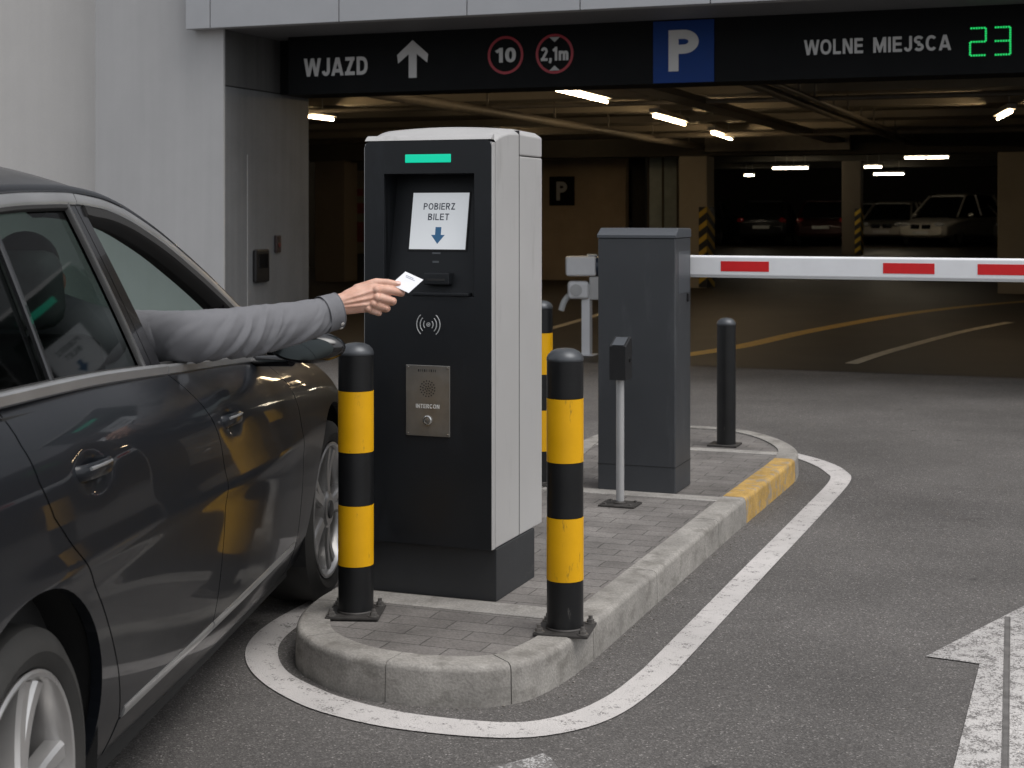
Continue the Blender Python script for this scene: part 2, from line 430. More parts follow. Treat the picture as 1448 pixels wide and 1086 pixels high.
def mat_pavers(name):
    m = bpy.data.materials.new(name)
    nt, N, L, P = nodes_of(m)
    tc = N.new('ShaderNodeTexCoord')
    mp = N.new('ShaderNodeMapping'); mp.inputs['Location'].default_value = (.03, .07, 0)
    L.new(tc.outputs['Object'], mp.inputs[0])
    wob = N.new('ShaderNodeTexNoise'); wob.inputs['Scale'].default_value = 14; L.new(mp.outputs[0], wob.inputs['Vector'])
    ws = N.new('ShaderNodeVectorMath'); ws.operation = 'SCALE'; ws.inputs['Scale'].default_value = .006; L.new(wob.outputs['Color'], ws.inputs[0])
    wa = N.new('ShaderNodeVectorMath'); L.new(mp.outputs[0], wa.inputs[0]); L.new(ws.outputs[0], wa.inputs[1])
    br = N.new('ShaderNodeTexBrick')
    br.inputs['Scale'].default_value = 1.0; br.inputs['Brick Width'].default_value = .2; br.inputs['Row Height'].default_value = .1
    br.inputs['Mortar Size'].default_value = .0028; br.inputs['Mortar Smooth'].default_value = .4; br.inputs['Bias'].default_value = .1
    br.inputs['Color1'].default_value = (.185, .173, .163, 1); br.inputs['Color2'].default_value = (.150, .139, .131, 1); br.inputs['Mortar'].default_value = (.085, .079, .074, 1)
    L.new(wa.outputs[0], br.inputs['Vector'])
    n2 = N.new('ShaderNodeTexNoise'); n2.inputs['Scale'].default_value = 120; n2.inputs['Detail'].default_value = 3; L.new(tc.outputs['Object'], n2.inputs['Vector'])
    n1 = N.new('ShaderNodeTexNoise'); n1.inputs['Scale'].default_value = 4; n1.inputs['Detail'].default_value = 7; L.new(tc.outputs['Object'], n1.inputs['Vector'])
    a = N.new('ShaderNodeMapRange'); a.inputs[1].default_value = .3; a.inputs[2].default_value = .7; a.inputs[3].default_value = .72; a.inputs[4].default_value = 1.25
    L.new(n1.outputs['Fac'], a.inputs[0])
    b = N.new('ShaderNodeMapRange'); b.inputs[1].default_value = .3; b.inputs[2].default_value = .7; b.inputs[3].default_value = .8; b.inputs[4].default_value = 1.2
    L.new(n2.outputs['Fac'], b.inputs[0])
    mu = N.new('ShaderNodeMath'); mu.operation = 'MULTIPLY'; L.new(a.outputs[0], mu.inputs[0]); L.new(b.outputs[0], mu.inputs[1])
    s = N.new('ShaderNodeVectorMath'); s.operation = 'SCALE'; L.new(br.outputs['Color'], s.inputs[0]); L.new(mu.outputs[0], s.inputs['Scale'])
    L.new(s.outputs[0], P.inputs['Base Color'])
    P.inputs['Roughness'].default_value = .85; P.inputs['Specular IOR Level'].default_value = .3
    sb = N.new('ShaderNodeMath'); sb.operation = 'SUBTRACT'
    m6 = N.new('ShaderNodeMath'); m6.operation = 'MULTIPLY'; m6.inputs[1].default_value = .3; L.new(n2.outputs['Fac'], m6.inputs[0])
    L.new(m6.outputs[0], sb.inputs[0]); L.new(br.outputs['Fac'], sb.inputs[1])
    bp = N.new('ShaderNodeBump'); bp.inputs['Strength'].default_value = .7; bp.inputs['Distance'].default_value = .004
    L.new(sb.outputs[0], bp.inputs['Height']); L.new(bp.outputs[0], P.inputs['Normal'])
    return m

def mat_glass(name, tint=(.25, .3, .29), refl=1.0, rough=0.0):
    """thin tinted pane: see-through tint plus mirror reflection that grows at grazing angles"""
    m = bpy.data.materials.new(name); m.use_nodes = True
    nt = m.node_tree; N = nt.nodes; L = nt.links
    N.clear()
    out = N.new('ShaderNodeOutputMaterial')
    tr = N.new('ShaderNodeBsdfTransparent'); tr.inputs[0].default_value = (*tint, 1)
    gl = N.new('ShaderNodeBsdfGlossy'); gl.inputs['Roughness'].default_value = rough; gl.inputs[0].default_value = (refl, refl, refl, 1)
    lw = N.new('ShaderNodeLayerWeight'); lw.inputs[0].default_value = .5
    pw = N.new('ShaderNodeMath'); pw.operation = 'POWER'; pw.inputs[1].default_value = 4.0; L.new(lw.outputs['Facing'], pw.inputs[0])
    fr = N.new('ShaderNodeMapRange'); fr.inputs[3].default_value = .045; fr.inputs[4].default_value = 1.0; L.new(pw.outputs[0], fr.inputs[0])
    tc = N.new('ShaderNodeTexCoord'); nz = N.new('ShaderNodeTexNoise'); nz.inputs['Scale'].default_value = 3
    L.new(tc.outputs['Object'], nz.inputs['Vector'])
    bp = N.new('ShaderNodeBump'); bp.inputs['Strength'].default_value = .02; bp.inputs['Distance'].default_value = .01
    L.new(nz.outputs['Fac'], bp.inputs['Height']); L.new(bp.outputs[0], gl.inputs['Normal'])
    mx = N.new('ShaderNodeMixShader')
    L.new(fr.outputs[0], mx.inputs[0]); L.new(tr.outputs[0], mx.inputs[1]); L.new(gl.outputs[0], mx.inputs[2])
    L.new(mx.outputs[0], out.inputs[0])
    return m

def mat_skin(name):
    m = bpy.data.materials.new(name)
    nt, N, L, P = nodes_of(m)
    tc = N.new('ShaderNodeTexCoord')
    n1 = N.new('ShaderNodeTexNoise'); n1.inputs['Scale'].default_value = 28; n1.inputs['Detail'].default_value = 4; L.new(tc.outputs['Object'], n1.inputs['Vector'])
    r = ramp(N, [(.3, (.52, .275, .195)), (.52, (.62, .365, .275)), (.75, (.68, .43, .335))])
    L.new(n1.outputs['Fac'], r.inputs[0]); L.new(r.outputs[0], P.inputs['Base Color'])
    P.inputs['Roughness'].default_value = .48
    P.inputs['Subsurface Weight'].default_value = .12; P.inputs['Subsurface Radius'].default_value = (.6, .22, .12); P.inputs['Subsurface Scale'].default_value = .008
    n2 = N.new('ShaderNodeTexNoise'); n2.inputs['Scale'].default_value = 95; n2.inputs['Detail'].default_value = 7; n2.inputs['Roughness'].default_value = .65; L.new(tc.outputs['Object'], n2.inputs['Vector'])
    bp = N.new('ShaderNodeBump'); bp.inputs['Strength'].default_value = .45; bp.inputs['Distance'].default_value = .002
    L.new(n2.outputs['Fac'], bp.inputs['Height']); L.new(bp.outputs[0], P.inputs['Normal'])
    return m

M = {}
M['asphalt'] = mat_asphalt('asphalt', (.071, .0665, .0635), (.142, .1335, .127))
M['paint_line'] = mat_asphalt('road paint white', (.071, .0665, .0635), (.142, .1335, .127), ((.54, .515, .50), .69))
M['paint_arrow'] = mat_asphalt('road paint worn', (.071, .0665, .0635), (.142, .1335, .127), ((.47, .452, .438), .595))
M['paint_faded'] = mat_asphalt('road paint faded', (.071, .0665, .0635), (.142, .1335, .127), ((.52, .51, .5), .50))
M['paint_yellow'] = plain('floor paint yellow', (.42, .27, .05), .6, vary=.3, vscale=9)
M['paint_white_floor'] = plain('floor paint white', (.42, .38, .30), .6, vary=.3, vscale=9)
M['kerb'] = mat_concrete('kerb concrete', (.295, .280, .258), .17, .34, .5, 5, island=.09)
M['kerb_band'] = mat_concrete('concrete band', (.31, .295, .275), .2, .25, .4, 7)
M['kerb_yellow'] = mat_concrete('kerb yellow paint', (.47, .30, .095), .16, .35, .4, 11)
M['joint'] = plain('kerb joint', (.10, .095, .088), .9, vary=.2)
M['pavers'] = mat_pavers('paving bricks')
M['wall_pale'] = mat_concrete('pale render', (.60, .582, .56), .03, .05, .08, 1.2, streak=.02)
M['wall_grey'] = mat_concrete('grey render', (.45, .447, .447), .03, .06, .08, 1.4, streak=.03)
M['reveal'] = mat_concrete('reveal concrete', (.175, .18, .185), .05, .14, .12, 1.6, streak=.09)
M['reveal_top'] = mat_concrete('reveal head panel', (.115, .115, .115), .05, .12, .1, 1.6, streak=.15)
M['cladding'] = plain('cladding panel', (.42, .425, .44), .42, .25, vary=.05, vscale=2.0, island=.03)
M['soffit'] = plain('soffit', (.16, .16, .165), .6, vary=.08)
M['sign_board'] = plain('sign board', (.0042, .0048, .0056), .62, spec=.15, vary=.1)
M['sign_white'] = plain('sign lettering', (.55, .55, .55), .5, vary=.04)
M['sign_blue'] = plain('sign blue', (.005, .036, .18), .6, spec=.25, vary=.06)
M['sign_red'] = plain('sign red', (.33, .016, .03), .4, vary=.05)
M['led_green'] = plain('green segments', (.0, .1, .03), .4, emit=(.015, .85, .18), es=.6, vary=0)
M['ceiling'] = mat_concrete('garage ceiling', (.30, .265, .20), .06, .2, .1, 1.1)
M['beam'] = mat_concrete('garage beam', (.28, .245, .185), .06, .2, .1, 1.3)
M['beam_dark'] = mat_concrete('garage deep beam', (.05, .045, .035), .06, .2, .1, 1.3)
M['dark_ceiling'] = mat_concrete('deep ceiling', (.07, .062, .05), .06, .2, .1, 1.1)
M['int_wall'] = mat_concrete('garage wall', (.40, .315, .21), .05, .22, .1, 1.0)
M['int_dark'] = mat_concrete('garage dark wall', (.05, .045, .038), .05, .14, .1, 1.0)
M['int_dim'] = mat_concrete('deep column', (.12, .10, .075), .05, .14, .1, 1.0)  # column tone darkened so the dimness of the hall sits in the colour
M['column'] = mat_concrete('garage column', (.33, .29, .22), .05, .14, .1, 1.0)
M['floor'] = mat_concrete('garage floor', (.034, .0285, .0225), .12, .35, .1, .9, rough=.6)
M['haz_black'] = plain('hazard black', (.015, .015, .015), .5)
M['haz_yellow'] = plain('hazard yellow', (.55, .36, .03), .5)
M['tube'] = plain('fluorescent tube', (.8, .8, .8), .5, emit=(1.0, .75, .46), es=40.0, vary=0)
M['tube_far'] = plain('fluorescent tube cool', (.8, .8, .8), .5, emit=(1.0, .86, .64), es=42.0, vary=0)
M['lamp_body'] = plain('lamp housing', (.4, .38, .33), .5)
M['term_front'] = plain('terminal anthracite', (.0110, .0126, .0150), .45, spec=.4, vary=.10, vscale=3, bump=.08, bscale=900)
M['term_niche'] = plain('terminal niche', (.007, .0085, .0105), .5, spec=.35, vary=.08, vscale=4)
M['term_silver'] = plain('terminal silver', (.44, .434, .428), .38, .05, vary=.035, vscale=3, bump=.05, bscale=900)
M['term_plinth'] = plain('terminal plinth', (.027, .0285, .031), .5, vary=.10, vscale=5, bump=.08, bscale=700)
M['seam'] = plain('seam black', (.012, .012, .013), .7, vary=0)
M['led_bar'] = plain('green light bar', (.0, .3, .2), .3, emit=(.0, .58, .34), es=.62, vary=0)
M['screen'] = plain('screen', (.50, .51, .52), .3, emit=(.68, .71, .74), es=.36, vary=0)
M['screen_ink'] = plain('screen ink', (.03, .035, .05), .5, emit=(.02, .025, .035), es=.4, vary=0)
M['screen_blue'] = plain('screen blue', (.02, .07, .14), .5, emit=(.02, .08, .17), es=.5, vary=0)
M['icon'] = plain('printed grey', (.42, .43, .43), .5, vary=.05)
M['steel'] = plain('brushed steel plate', (.27, .26, .24), .42, .75, vary=.14, vscale=14)
M['steel_bright'] = plain('bright steel', (.6, .59, .57), .25, .9, vary=.06)
M['engrave'] = plain('engraving', (.02, .02, .02), .6, vary=0)
M['plate_text'] = plain('plate lettering', (.66, .66, .64), .4, vary=0)
M['bol_black'] = plain('bollard black', (.0085, .0088, .0095), .38, spec=.38, vary=.2, vscale=9, bump=.1, bscale=300)
def scuffed(m, under, lo=.60, hi=.66, sx=(30, 30, 9)):
    """scrapes and chips that bare the darker coat below"""
    nt, N, L, P = nodes_of(m)
    old = P.inputs['Base Color'].links[0].from_socket
    tc = N.new('ShaderNodeTexCoord'); mp = N.new('ShaderNodeMapping'); mp.inputs['Scale'].default_value = sx; mp.inputs['Rotation'].default_value = (.3, .5, 0)
    oi = N.new('ShaderNodeObjectInfo'); va = N.new('ShaderNodeVectorMath'); va.operation = 'MULTIPLY_ADD'; va.inputs[1].default_value = (1, 1, 1)
    L.new(tc.outputs['Object'], va.inputs[0]); L.new(oi.outputs['Random'], va.inputs[2])
    L.new(va.outputs[0], mp.inputs[0])
    nz = N.new('ShaderNodeTexNoise'); nz.inputs['Scale'].default_value = 1; nz.inputs['Detail'].default_value = 8; nz.inputs['Roughness'].default_value = .7
    L.new(mp.outputs[0], nz.inputs['Vector'])
    mr = N.new('ShaderNodeMapRange'); mr.inputs[1].default_value = lo; mr.inputs[2].default_value = hi; mr.inputs[3].default_value = 0; mr.inputs[4].default_value = .8
    L.new(nz.outputs['Fac'], mr.inputs[0])
    mx = N.new('ShaderNodeMix'); mx.data_type = 'RGBA'; mx.inputs[7].default_value = (*under, 1)
    L.new(mr.outputs[0], mx.inputs[0]); L.new(old, mx.inputs[6]); L.new(mx.outputs[2], P.inputs['Base Color'])
M['bol_cap'] = plain('bollard cap', (.07, .075, .082), .38, .4, vary=.15, vscale=12)
M['bol_yellow'] = plain('bollard yellow', (.74, .385, .003), .42, spec=.35, vary=.07, vscale=7, bump=.05, bscale=200)
M['bolt'] = plain('bolt steel', (.2, .19, .18), .45, .8, vary=.2)
M['base_plate'] = plain('base plate', (.05, .046, .043), .6, .3, vary=.35, vscale=25)
M['cabinet'] = plain('barrier cabinet paint', (.040, .0430, .0475), .45, vary=.07, vscale=3, bump=.12, bscale=900)
M['cabinet_lid'] = plain('barrier lid paint', (.066, .072, .081), .42, vary=.06, vscale=4)
M['boom_white'] = plain('boom white', (.80, .81, .83), .4, vary=.05, vscale=5)
M['boom_red'] = plain('boom red', (.64, .006, .009), .5, vary=.06, vscale=30)
M['pole_grey'] = plain('grey tube', (.42, .42, .42), .42, .3, vary=.06)
M['drain'] = plain('drain steel', (.15, .143, .137), .6, .2, vary=.35, vscale=14)
M['pole_dim'] = plain('galvanised services', (.15, .13, .10), .55, .3, vary=.2)
M['black_plastic'] = plain('black plastic', (.012, .012, .013), .42, vary=.1)
M['cam_white'] = plain('camera white', (.66, .66, .67), .45, vary=.05)
M['cam_lens'] = plain('camera hood', (.02, .028, .045), .3, vary=.05)
M['paint'] = plain('car paint graphite', (.0085, .0100, .0130), .36, .1, coat=.5, spec=.2, vary=.03, vscale=2, coatr=.03)
def dusty(m, lo=.02, hi=.11):
    nt, N, L, P = nodes_of(m)
    P.inputs['Coat IOR'].default_value = 1.38
    tc = N.new('ShaderNodeTexCoord'); nz = N.new('ShaderNodeTexNoise'); nz.inputs['Scale'].default_value = 5; nz.inputs['Detail'].default_value = 7; nz.inputs['Roughness'].default_value = .65
    L.new(tc.outputs['Object'], nz.inputs['Vector'])
    mr = N.new('ShaderNodeMapRange'); mr.inputs[1].default_value = .42; mr.inputs[2].default_value = .72; mr.inputs[3].default_value = lo; mr.inputs[4].default_value = hi
    L.new(nz.outputs['Fac'], mr.inputs[0]); L.new(mr.outputs[0], P.inputs['Coat Roughness'])
dusty(M['paint'])
M['chrome'] = plain('satin chrome', (.62, .62, .62), .33, .85, vary=.05)
M['trim_grey'] = plain('dark satin trim', (.17, .17, .17), .4, .8, vary=.06)
M['trim_black'] = plain('gloss black trim', (.008, .008, .009), .22, coat=.4, vary=.05)
M['rubber'] = plain('rubber', (.017, .0165, .016), .7, vary=.25, vscale=9)
M['tyre'] = plain('tyre', (.026, .025, .023), .72, vary=.3, vscale=7, bump=.2, bscale=160)
M['alloy'] = plain('alloy rim', (.55, .54, .53), .3, .75, vary=.08, vscale=8)
M['alloy_dark'] = plain('alloy pocket', (.09, .09, .09), .5, .5, vary=.1)
M['brake'] = plain('brake disc', (.16, .15, .145), .4, .8, vary=.15)
M['under'] = plain('underbody', (.006, .006, .006), .8, vary=.1)
M['interior'] = plain('car interior', (.018, .018, .018), .75, vary=.2, vscale=12)
M['interior_grey'] = plain('car seat grey', (.20, .20, .195), .8, vary=.15, vscale=12)
M['glass'] = mat_glass('car glass', (.27, .315, .305), .30, .04)
M['glass_clear'] = mat_glass('car glass pale', (.66, .79, .73), .8)
M['glass_far'] = mat_glass('car side glass pale', (.84, .96, .90), .8)
M['lens_red'] = plain('tail lamp', (.25, .01, .01), .2, coat=.6, vary=.05)
M['lens_clear'] = plain('head lamp', (.5, .5, .5), .12, .3, coat=.8, vary=.05)
M['mirror'] = plain('mirror glass', (.16, .18, .18), .04, 1.0, vary=0)
M['shirt'] = plain('grey shirt cotton', (.150, .151, .162), .85, vary=.06, vscale=18, bump=.25, bscale=1100)
M['skin'] = mat_skin('skin')
M['nail'] = plain('nail', (.68, .43, .36), .3, vary=.04)
M['hair'] = plain('hair', (.025, .018, .013), .6, vary=.25, vscale=60)
M['button'] = plain('button', (.55, .53, .5), .35, vary=.05)
M['card'] = plain('paper', (.74, .75, .78), .6, vary=.03, vscale=15)
M['card_ink'] = plain('print', (.22, .24, .30), .6, vary=0)
M['door_glass'] = plain('lit door glazing', (.42, .47, .42), .25, vary=.2, vscale=3)
M['poster'] = plain('poster', (.20, .15, .085), .7, vary=.25, vscale=4)
M['poster_red'] = plain('poster red', (.20, .02, .015), .7, vary=.3, vscale=9)
M['glass_dark'] = plain('dark glass', (.006, .007, .008), .1, vary=.05)
M['plate'] = plain('number plate', (.55, .55, .53), .5, vary=.05)

scuffed(M['bol_yellow'], (.16, .10, .03), .60, .70)
scuffed(M['term_silver'], (.33, .325, .315), .56, .72, (14, 14, 2.2))
scuffed(M['term_front'], (.020, .023, .028), .54, .72, (7, 7, 3))
scuffed(M['cabinet'], (.062, .066, .071), .55, .72, (9, 9, 2))
scuffed(M['bol_black'], (.085, .08, .075), .655, .71)
scuffed(M['kerb_yellow'], (.27, .25, .22), .52, .60, (14, 14, 14))
scuffed(M['kerb'], (.15, .14, .125), .50, .66, (8, 8, 15))
scuffed(M['kerb_band'], (.18, .17, .155), .52, .66, (9, 9, 9))
scuffed(M['term_plinth'], (.10, .098, .092), .64, .72, (9, 9, 16))

# ================================================================== GROUND
bm = bmesh.new()
sheet(bm, [(-220, -220), (220, -220), (220, 220), (-220, 220)])
road = struct(part('road', bm, M['asphalt']))

def ribbon(bm, outer, inner, z=0.0):
    t = bmesh.new()
    A = [t.verts.new((p.x, p.y, z)) for p in outer]; B = [t.verts.new((p.x, p.y, z)) for p in inner]
    for k in range(len(A) - 1): t.faces.new((A[k], A[k + 1], B[k + 1], B[k]))
    for f in t.faces:
        f.normal_update()
        if f.normal.z < 0: f.normal_flip()
    join(bm, t); return bm

def even(pts, n):
    L = [0]
    for a, b in zip(pts, pts[1:]): L.append(L[-1] + (b - a).length)
    out = []; j = 0
    for k in range(n):
        s = L[-1] * k / (n - 1)
        while j < len(L) - 2 and L[j + 1] < s: j += 1
        t = (s - L[j]) / max(1e-9, L[j + 1] - L[j]); out.append(pts[j].lerp(pts[j + 1], min(1, max(0, t))))
    return out

# white line round the island (island frame)
outl = [(-.25, 4.55, 0), (.10, 4.42, 0), (.322, 4.239, 0), (.50, 4.02, 0), (.62, 3.78, 0), (.695, 3.45, 0), (.700, 2.5, 0), (.692, 1.2, 0), (.687, .0, 0), (.680, -.30, 0), (.645, -.64, 0), (.56, -.84, 0), (.40, -.965, 0), (.084, -1.0, 0), (-.18, -.945, 0), (-.353, -.853, 0), (-.50, -.74, 0), (-.627, -.60, 0), (-.73, -.42, 0), (-.79, -.2, 0), (-.81, .1, 0), (-.81, .9, 0)]
inl = [(-.25, 4.47, 0), (.06, 4.33, 0), (.27, 4.14, 0), (.42, 3.92, 0), (.525, 3.69, 0), (.588, 3.42, 0), (.592, 2.5, 0), (.586, 1.2, 0), (.583, .0, 0), (.578, -.28, 0), (.552, -.54, 0), (.485, -.73, 0), (.36, -.842, 0), (.07, -.868, 0), (-.16, -.815, 0), (-.32, -.735, 0), (-.45, -.645, 0), (-.555, -.52, 0), (-.635, -.37, 0), (-.68, -.18, 0), (-.70, .1, 0), (-.70, .9, 0)]
bm = bmesh.new()
ribbon(bm, even(catmull(outl, .04), 200), even(catmull(inl, .04), 200))
ln = part('edge_line_marking', bm, M['paint_line'], road, fix=False)
ln.location = isl(0, 0, .004); ln.rotation_euler = (0, 0, ROT)
# direction arrow at the right
bm = bmesh.new()
sheet(bm, [(1.575, -2.2), (1.575, .222), (1.405, .245), (1.70, 1.10), (1.995, .245), (1.825, .222), (1.825, -2.2)])
ar = part('arrow_marking', bm, M['paint_arrow'], road, fix=False)
ar.location = isl(0, 0, .004); ar.rotation_euler = (0, 0, ROT)
# tip of a second, worn arrow at the bottom
bm = bmesh.new()
sheet(bm, [(.54, -1.04), (.515, -1.09), (.44, -1.20), (.36, -1.42), (.47, -1.42), (.47, -2.4), (.63, -2.4), (.63, -1.42), (.74, -1.42), (.65, -1.19), (.575, -1.07)])
a2 = part('arrow_marking', bm, M['paint_faded'], road, fix=False)
a2.location = isl(0, 0, .004); a2.rotation_euler = (0, 0, ROT)

# slot drain beside the arrow
dr = thing('slot_drain', 'narrow steel slot drain running through the white arrow on the road', 'drain', isl(1.70, -.7, 0), ROT + R(2.6))
bm = bmesh.new(); box(bm, -.010, -.0062, -1.6, 1.55, .002, .0062, .001); box(bm, .0062, .010, -1.6, 1.55, .002, .0062, .001)
part('channel_edge', bm, M['drain'], dr)
bm = bmesh.new(); box(bm, -.0060, .0060, -1.6, 1.55, .0045, .0054)
part('slot', bm, M['drain'], dr)

# ------------------------------------------------------------------ island
key = [(.405, .2), (.405, .0), (.402, -.22), (.388, -.44), (.345, -.63), (.25, -.735), (.10, -.785), (-.044, -.795), (-.20, -.765), (-.34, -.69), (-.457, -.58), (-.545, -.41), (-.592, -.22), (-.61, .0), (-.62, .5), (-.635, 1.2), (-.70, 2.2), (-.80, 3.0), (-.88, 3.6), (-.86, 4.0), (-.74, 4.28), (-.54, 4.42), (-.30, 4.45), (-.06, 4.37), (.13, 4.18), (.275, 3.94), (.37, 3.70), (.41, 3.45), (.417, 3.2), (.411, 2.6), (.405, 2.0), (.405, 1.2)]
loop = catmull([(a, b, 0) for a, b in key], .025, True)
nL = len(loop)
def inward(i):
    t = (loop[(i + 1) % nL] - loop[(i - 1) % nL]).normalized()
    # the loop runs clockwise seen from above (right side, near end, left side, far end)
    n = Vector((t.y, -t.x, 0))
    return n
KW = .112
# choose the sign of the inward normal by area
area = sum(loop[i].x * loop[(i + 1) % nL].y - loop[(i + 1) % nL].x * loop[i].y for i in range(nL))
sgn = -1 if area > 0 else 1
prof = [(0.0, -.02), (.003, .10), (.006, .110), (.012, .1165), (.022, .12), (KW, .12), (KW, .10)]
def kerb_segment(bm, i0, i1, gap=.0018, profl=prof):
    t = bmesh.new(); rings = []
    idx = list(range(i0, i1 + 1))
    for q, i in enumerate(idx):
        p = loop[i % nL]; n = inward(i) * sgn
        tv = (loop[(i + 1) % nL] - loop[(i - 1) % nL]).normalized()
        sh = tv * (gap if q == 0 else -gap if q == len(idx) - 1 else 0)
        rings.append([t.verts.new((p.x + n.x * d + sh.x, p.y + n.y * d + sh.y, z)) for d, z in profl])
    for A, B in zip(rings, rings[1:]):
        for k in range(len(profl) - 1): t.faces.new((A[k], A[k + 1], B[k + 1], B[k]))
    t.faces.new(rings[0]); t.faces.new(rings[-1][::-1])
    bmesh.ops.recalc_face_normals(t, faces=t.faces[:])
    join(bm, t)
def nearest(a, b):
    return min(range(nL), key=lambda i: (loop[i].x - a) ** 2 + (loop[i].y - b) ** 2)
cuts = sorted(nearest(*p) for p in [(.405, .62), (.40, -.16), (.31, -.69), (-.05, -.795), (-.40, -.64), (-.59, -.22), (-.62, .5), (-.635, 1.2), (-.7, 2.1), (-.82, 3.1), (-.8, 4.15), (-.54, 4.42), (-.06, 4.37), (.275, 3.94), (.415, 3.36), (.406, 2.17), (.405, 1.62)])
yi0, yi1 = nearest(.415, 3.36), nearest(.406, 2.17)
bk = bmesh.new(); by = bmesh.new()
for c0, c1 in zip(cuts, cuts[1:] + [cuts[0] + nL]):
    if c0 % nL == min(yi0, yi1) and c1 % nL == max(yi0, yi1): kerb_segment(by, c0, c1)
    else: kerb_segment(bk, c0, c1)
kerb = struct(part('kerb', bk, M['kerb'], fix=False)); kerb.location = isl(0, 0, 0); kerb.rotation_euler = (0, 0, ROT)
part('painted_kerb_stone', by, M['kerb_yellow'], kerb, label='kerb stones painted worn yellow', fix=False)
bj = bmesh.new(); kerb_segment(bj, 0, nL, 0, [(.004, -.01), (.007, .098), (.010, .107), (.016, .1135), (.025, .1165), (KW - .004, .1165)])
part('mortar_joint', bj, M['joint'], kerb, fix=False)
inner = [loop[i] + inward(i) * sgn * (KW - .001) for i in range(nL)]
bm = bmesh.new(); sheet(bm, [(p.x, p.y) for p in inner], .112)
pav = struct(part('pavement', bm, M['pavers'], fix=False)); pav.location = isl(0, 0, 0); pav.rotation_euler = (0, 0, ROT)
def inner_a(b, right):
    c = [p.x for p in inner if abs(p.y - b) < .02]
    return (max(c) if right else min(c))
bm = bmesh.new()
for b0, b1, w in ((-.155, -.02, 1), (2.05, 2.16, 1), (3.50, 3.60, 1)):
    box(bm, inner_a((b0 + b1) / 2, False) + .004, inner_a((b0 + b1) / 2, True) - .004, b0, b1, .09, .1165, .002, 1)
part('concrete_band', bm, M['kerb_band'], pav)

bm = bmesh.new()
rg = random.Random(3)
for k in range(900):
    i = rg.randrange(nL); p = loop[i] - inward(i) * sgn * abs(rg.gauss(0, .045)) - inward(i) * sgn * .004
    if p.x < -.5 and p.y > .3: continue
    r = rg.uniform(.0012, .0034) * (1.5 if rg.random() < .06 else 1)
    t = bmesh.new(); bmesh.ops.create_icosphere(t, subdivisions=1, radius=r)
    for v in t.verts: v.co = Vector((v.co.x * rg.uniform(.7, 1.3), v.co.y * rg.uniform(.7, 1.3), v.co.z * .6)) + Vector((p.x, p.y, .002))
    join(bm, t)
grit = part('kerb_grit', bm, plain('grit', (.17, .155, .14), .9, vary=.2, island=.5)); grit['kind'] = 'stuff'
tag(grit, 'loose grit and small stones lying along the foot of the kerb', 'grit'); grit.location = isl(0, 0, 0); grit.rotation_euler = (0, 0, ROT)

# ================================================================== BUILDING
B0 = 7.5
bld = thing('car_park_building', 'grey car park building with a wide dark garage entrance and pale side wall', 'building', isl(0, B0, 0), ROT)
def bx(bm, a0, a1, b0, b1, z0, z1, bev=0.0): return box(bm, a0, a1, b0 - B0, b1 - B0, z0, z1, bev)
AP = -5.656
bm = bmesh.new(); bx(bm, -24, -7.085, 8.25, 8.6, 0, 9.6); part('side_wall', bm, M['wall_pale'], bld, label='paler wall left of the grey pillar')
bm = bmesh.new(); bx(bm, -7.08, AP, 7.5, 7.53, 0, 9.0, .004); part('entrance_pillar', bm, M['wall_grey'], bld)
bm = bmesh.new(); bx(bm, AP - .35, AP - .002, 7.533, 9.165, 0, 2.625, .004); part('reveal_wall', bm, M['reveal'], bld)
bm = bmesh.new(); bx(bm, AP - .35, AP, 7.533, 9.165, 2.635, 3.42, .004); part('reveal_head', bm, M['reveal_top'], bld)
bm = bmesh.new(); bx(bm, AP - .33, AP - .008, 7.54, 9.16, 2.624, 2.636); part('joint', bm, M['seam'], bld)
# shallow vertical joint lines of the reveal
bm = bmesh.new(); bx(bm, AP - .01, AP + .0015, 7.93, 7.936, .02, 2.0); part('joint', bm, M['wall_grey'], bld)
# canopy panels
seams = [-5.973, -5.708, -4.38, -3.144, -2.116, -1.0, .2, 1.4, 2.6, 3.8, 5.0, 6.2, 7.4, 8.6]
for s0, s1 in zip(seams, seams[1:]):
    bm = bmesh.new(); bx(bm, s0 + .004, s1 - .004, 7.35, 7.41, 3.15, 5.0, .004)
    part('cladding_panel', bm, M['cladding'], bld)
bm = bmesh.new(); bx(bm, -5.965, 8.6, 7.412, 7.495, 3.153, 9.0); part('upper_wall', bm, M['wall_grey'], bld)
bm = bmesh.new(); bx(bm, -5.965, 8.6, 7.36, 7.41, 5.008, 9.0); part('cladding_panel', bm, M['cladding'], bld)
bm = bmesh.new(); bx(bm, AP, 3.2, 7.497, 8.56, 3.155, 3.32); part('soffit', bm, M['soffit'], bld)
bm = bmesh.new(); bx(bm, AP + .003, 3.2, 8.56, 9.1, 2.62, 3.30); part('lintel', bm, M['sign_board'], bld)
bm = bmesh.new(); bx(bm, 3.203, 9.5, 7.5, 9.165, 0, 3.15); part('entrance_pillar', bm, M['wall_grey'], bld, label='right entrance pillar')
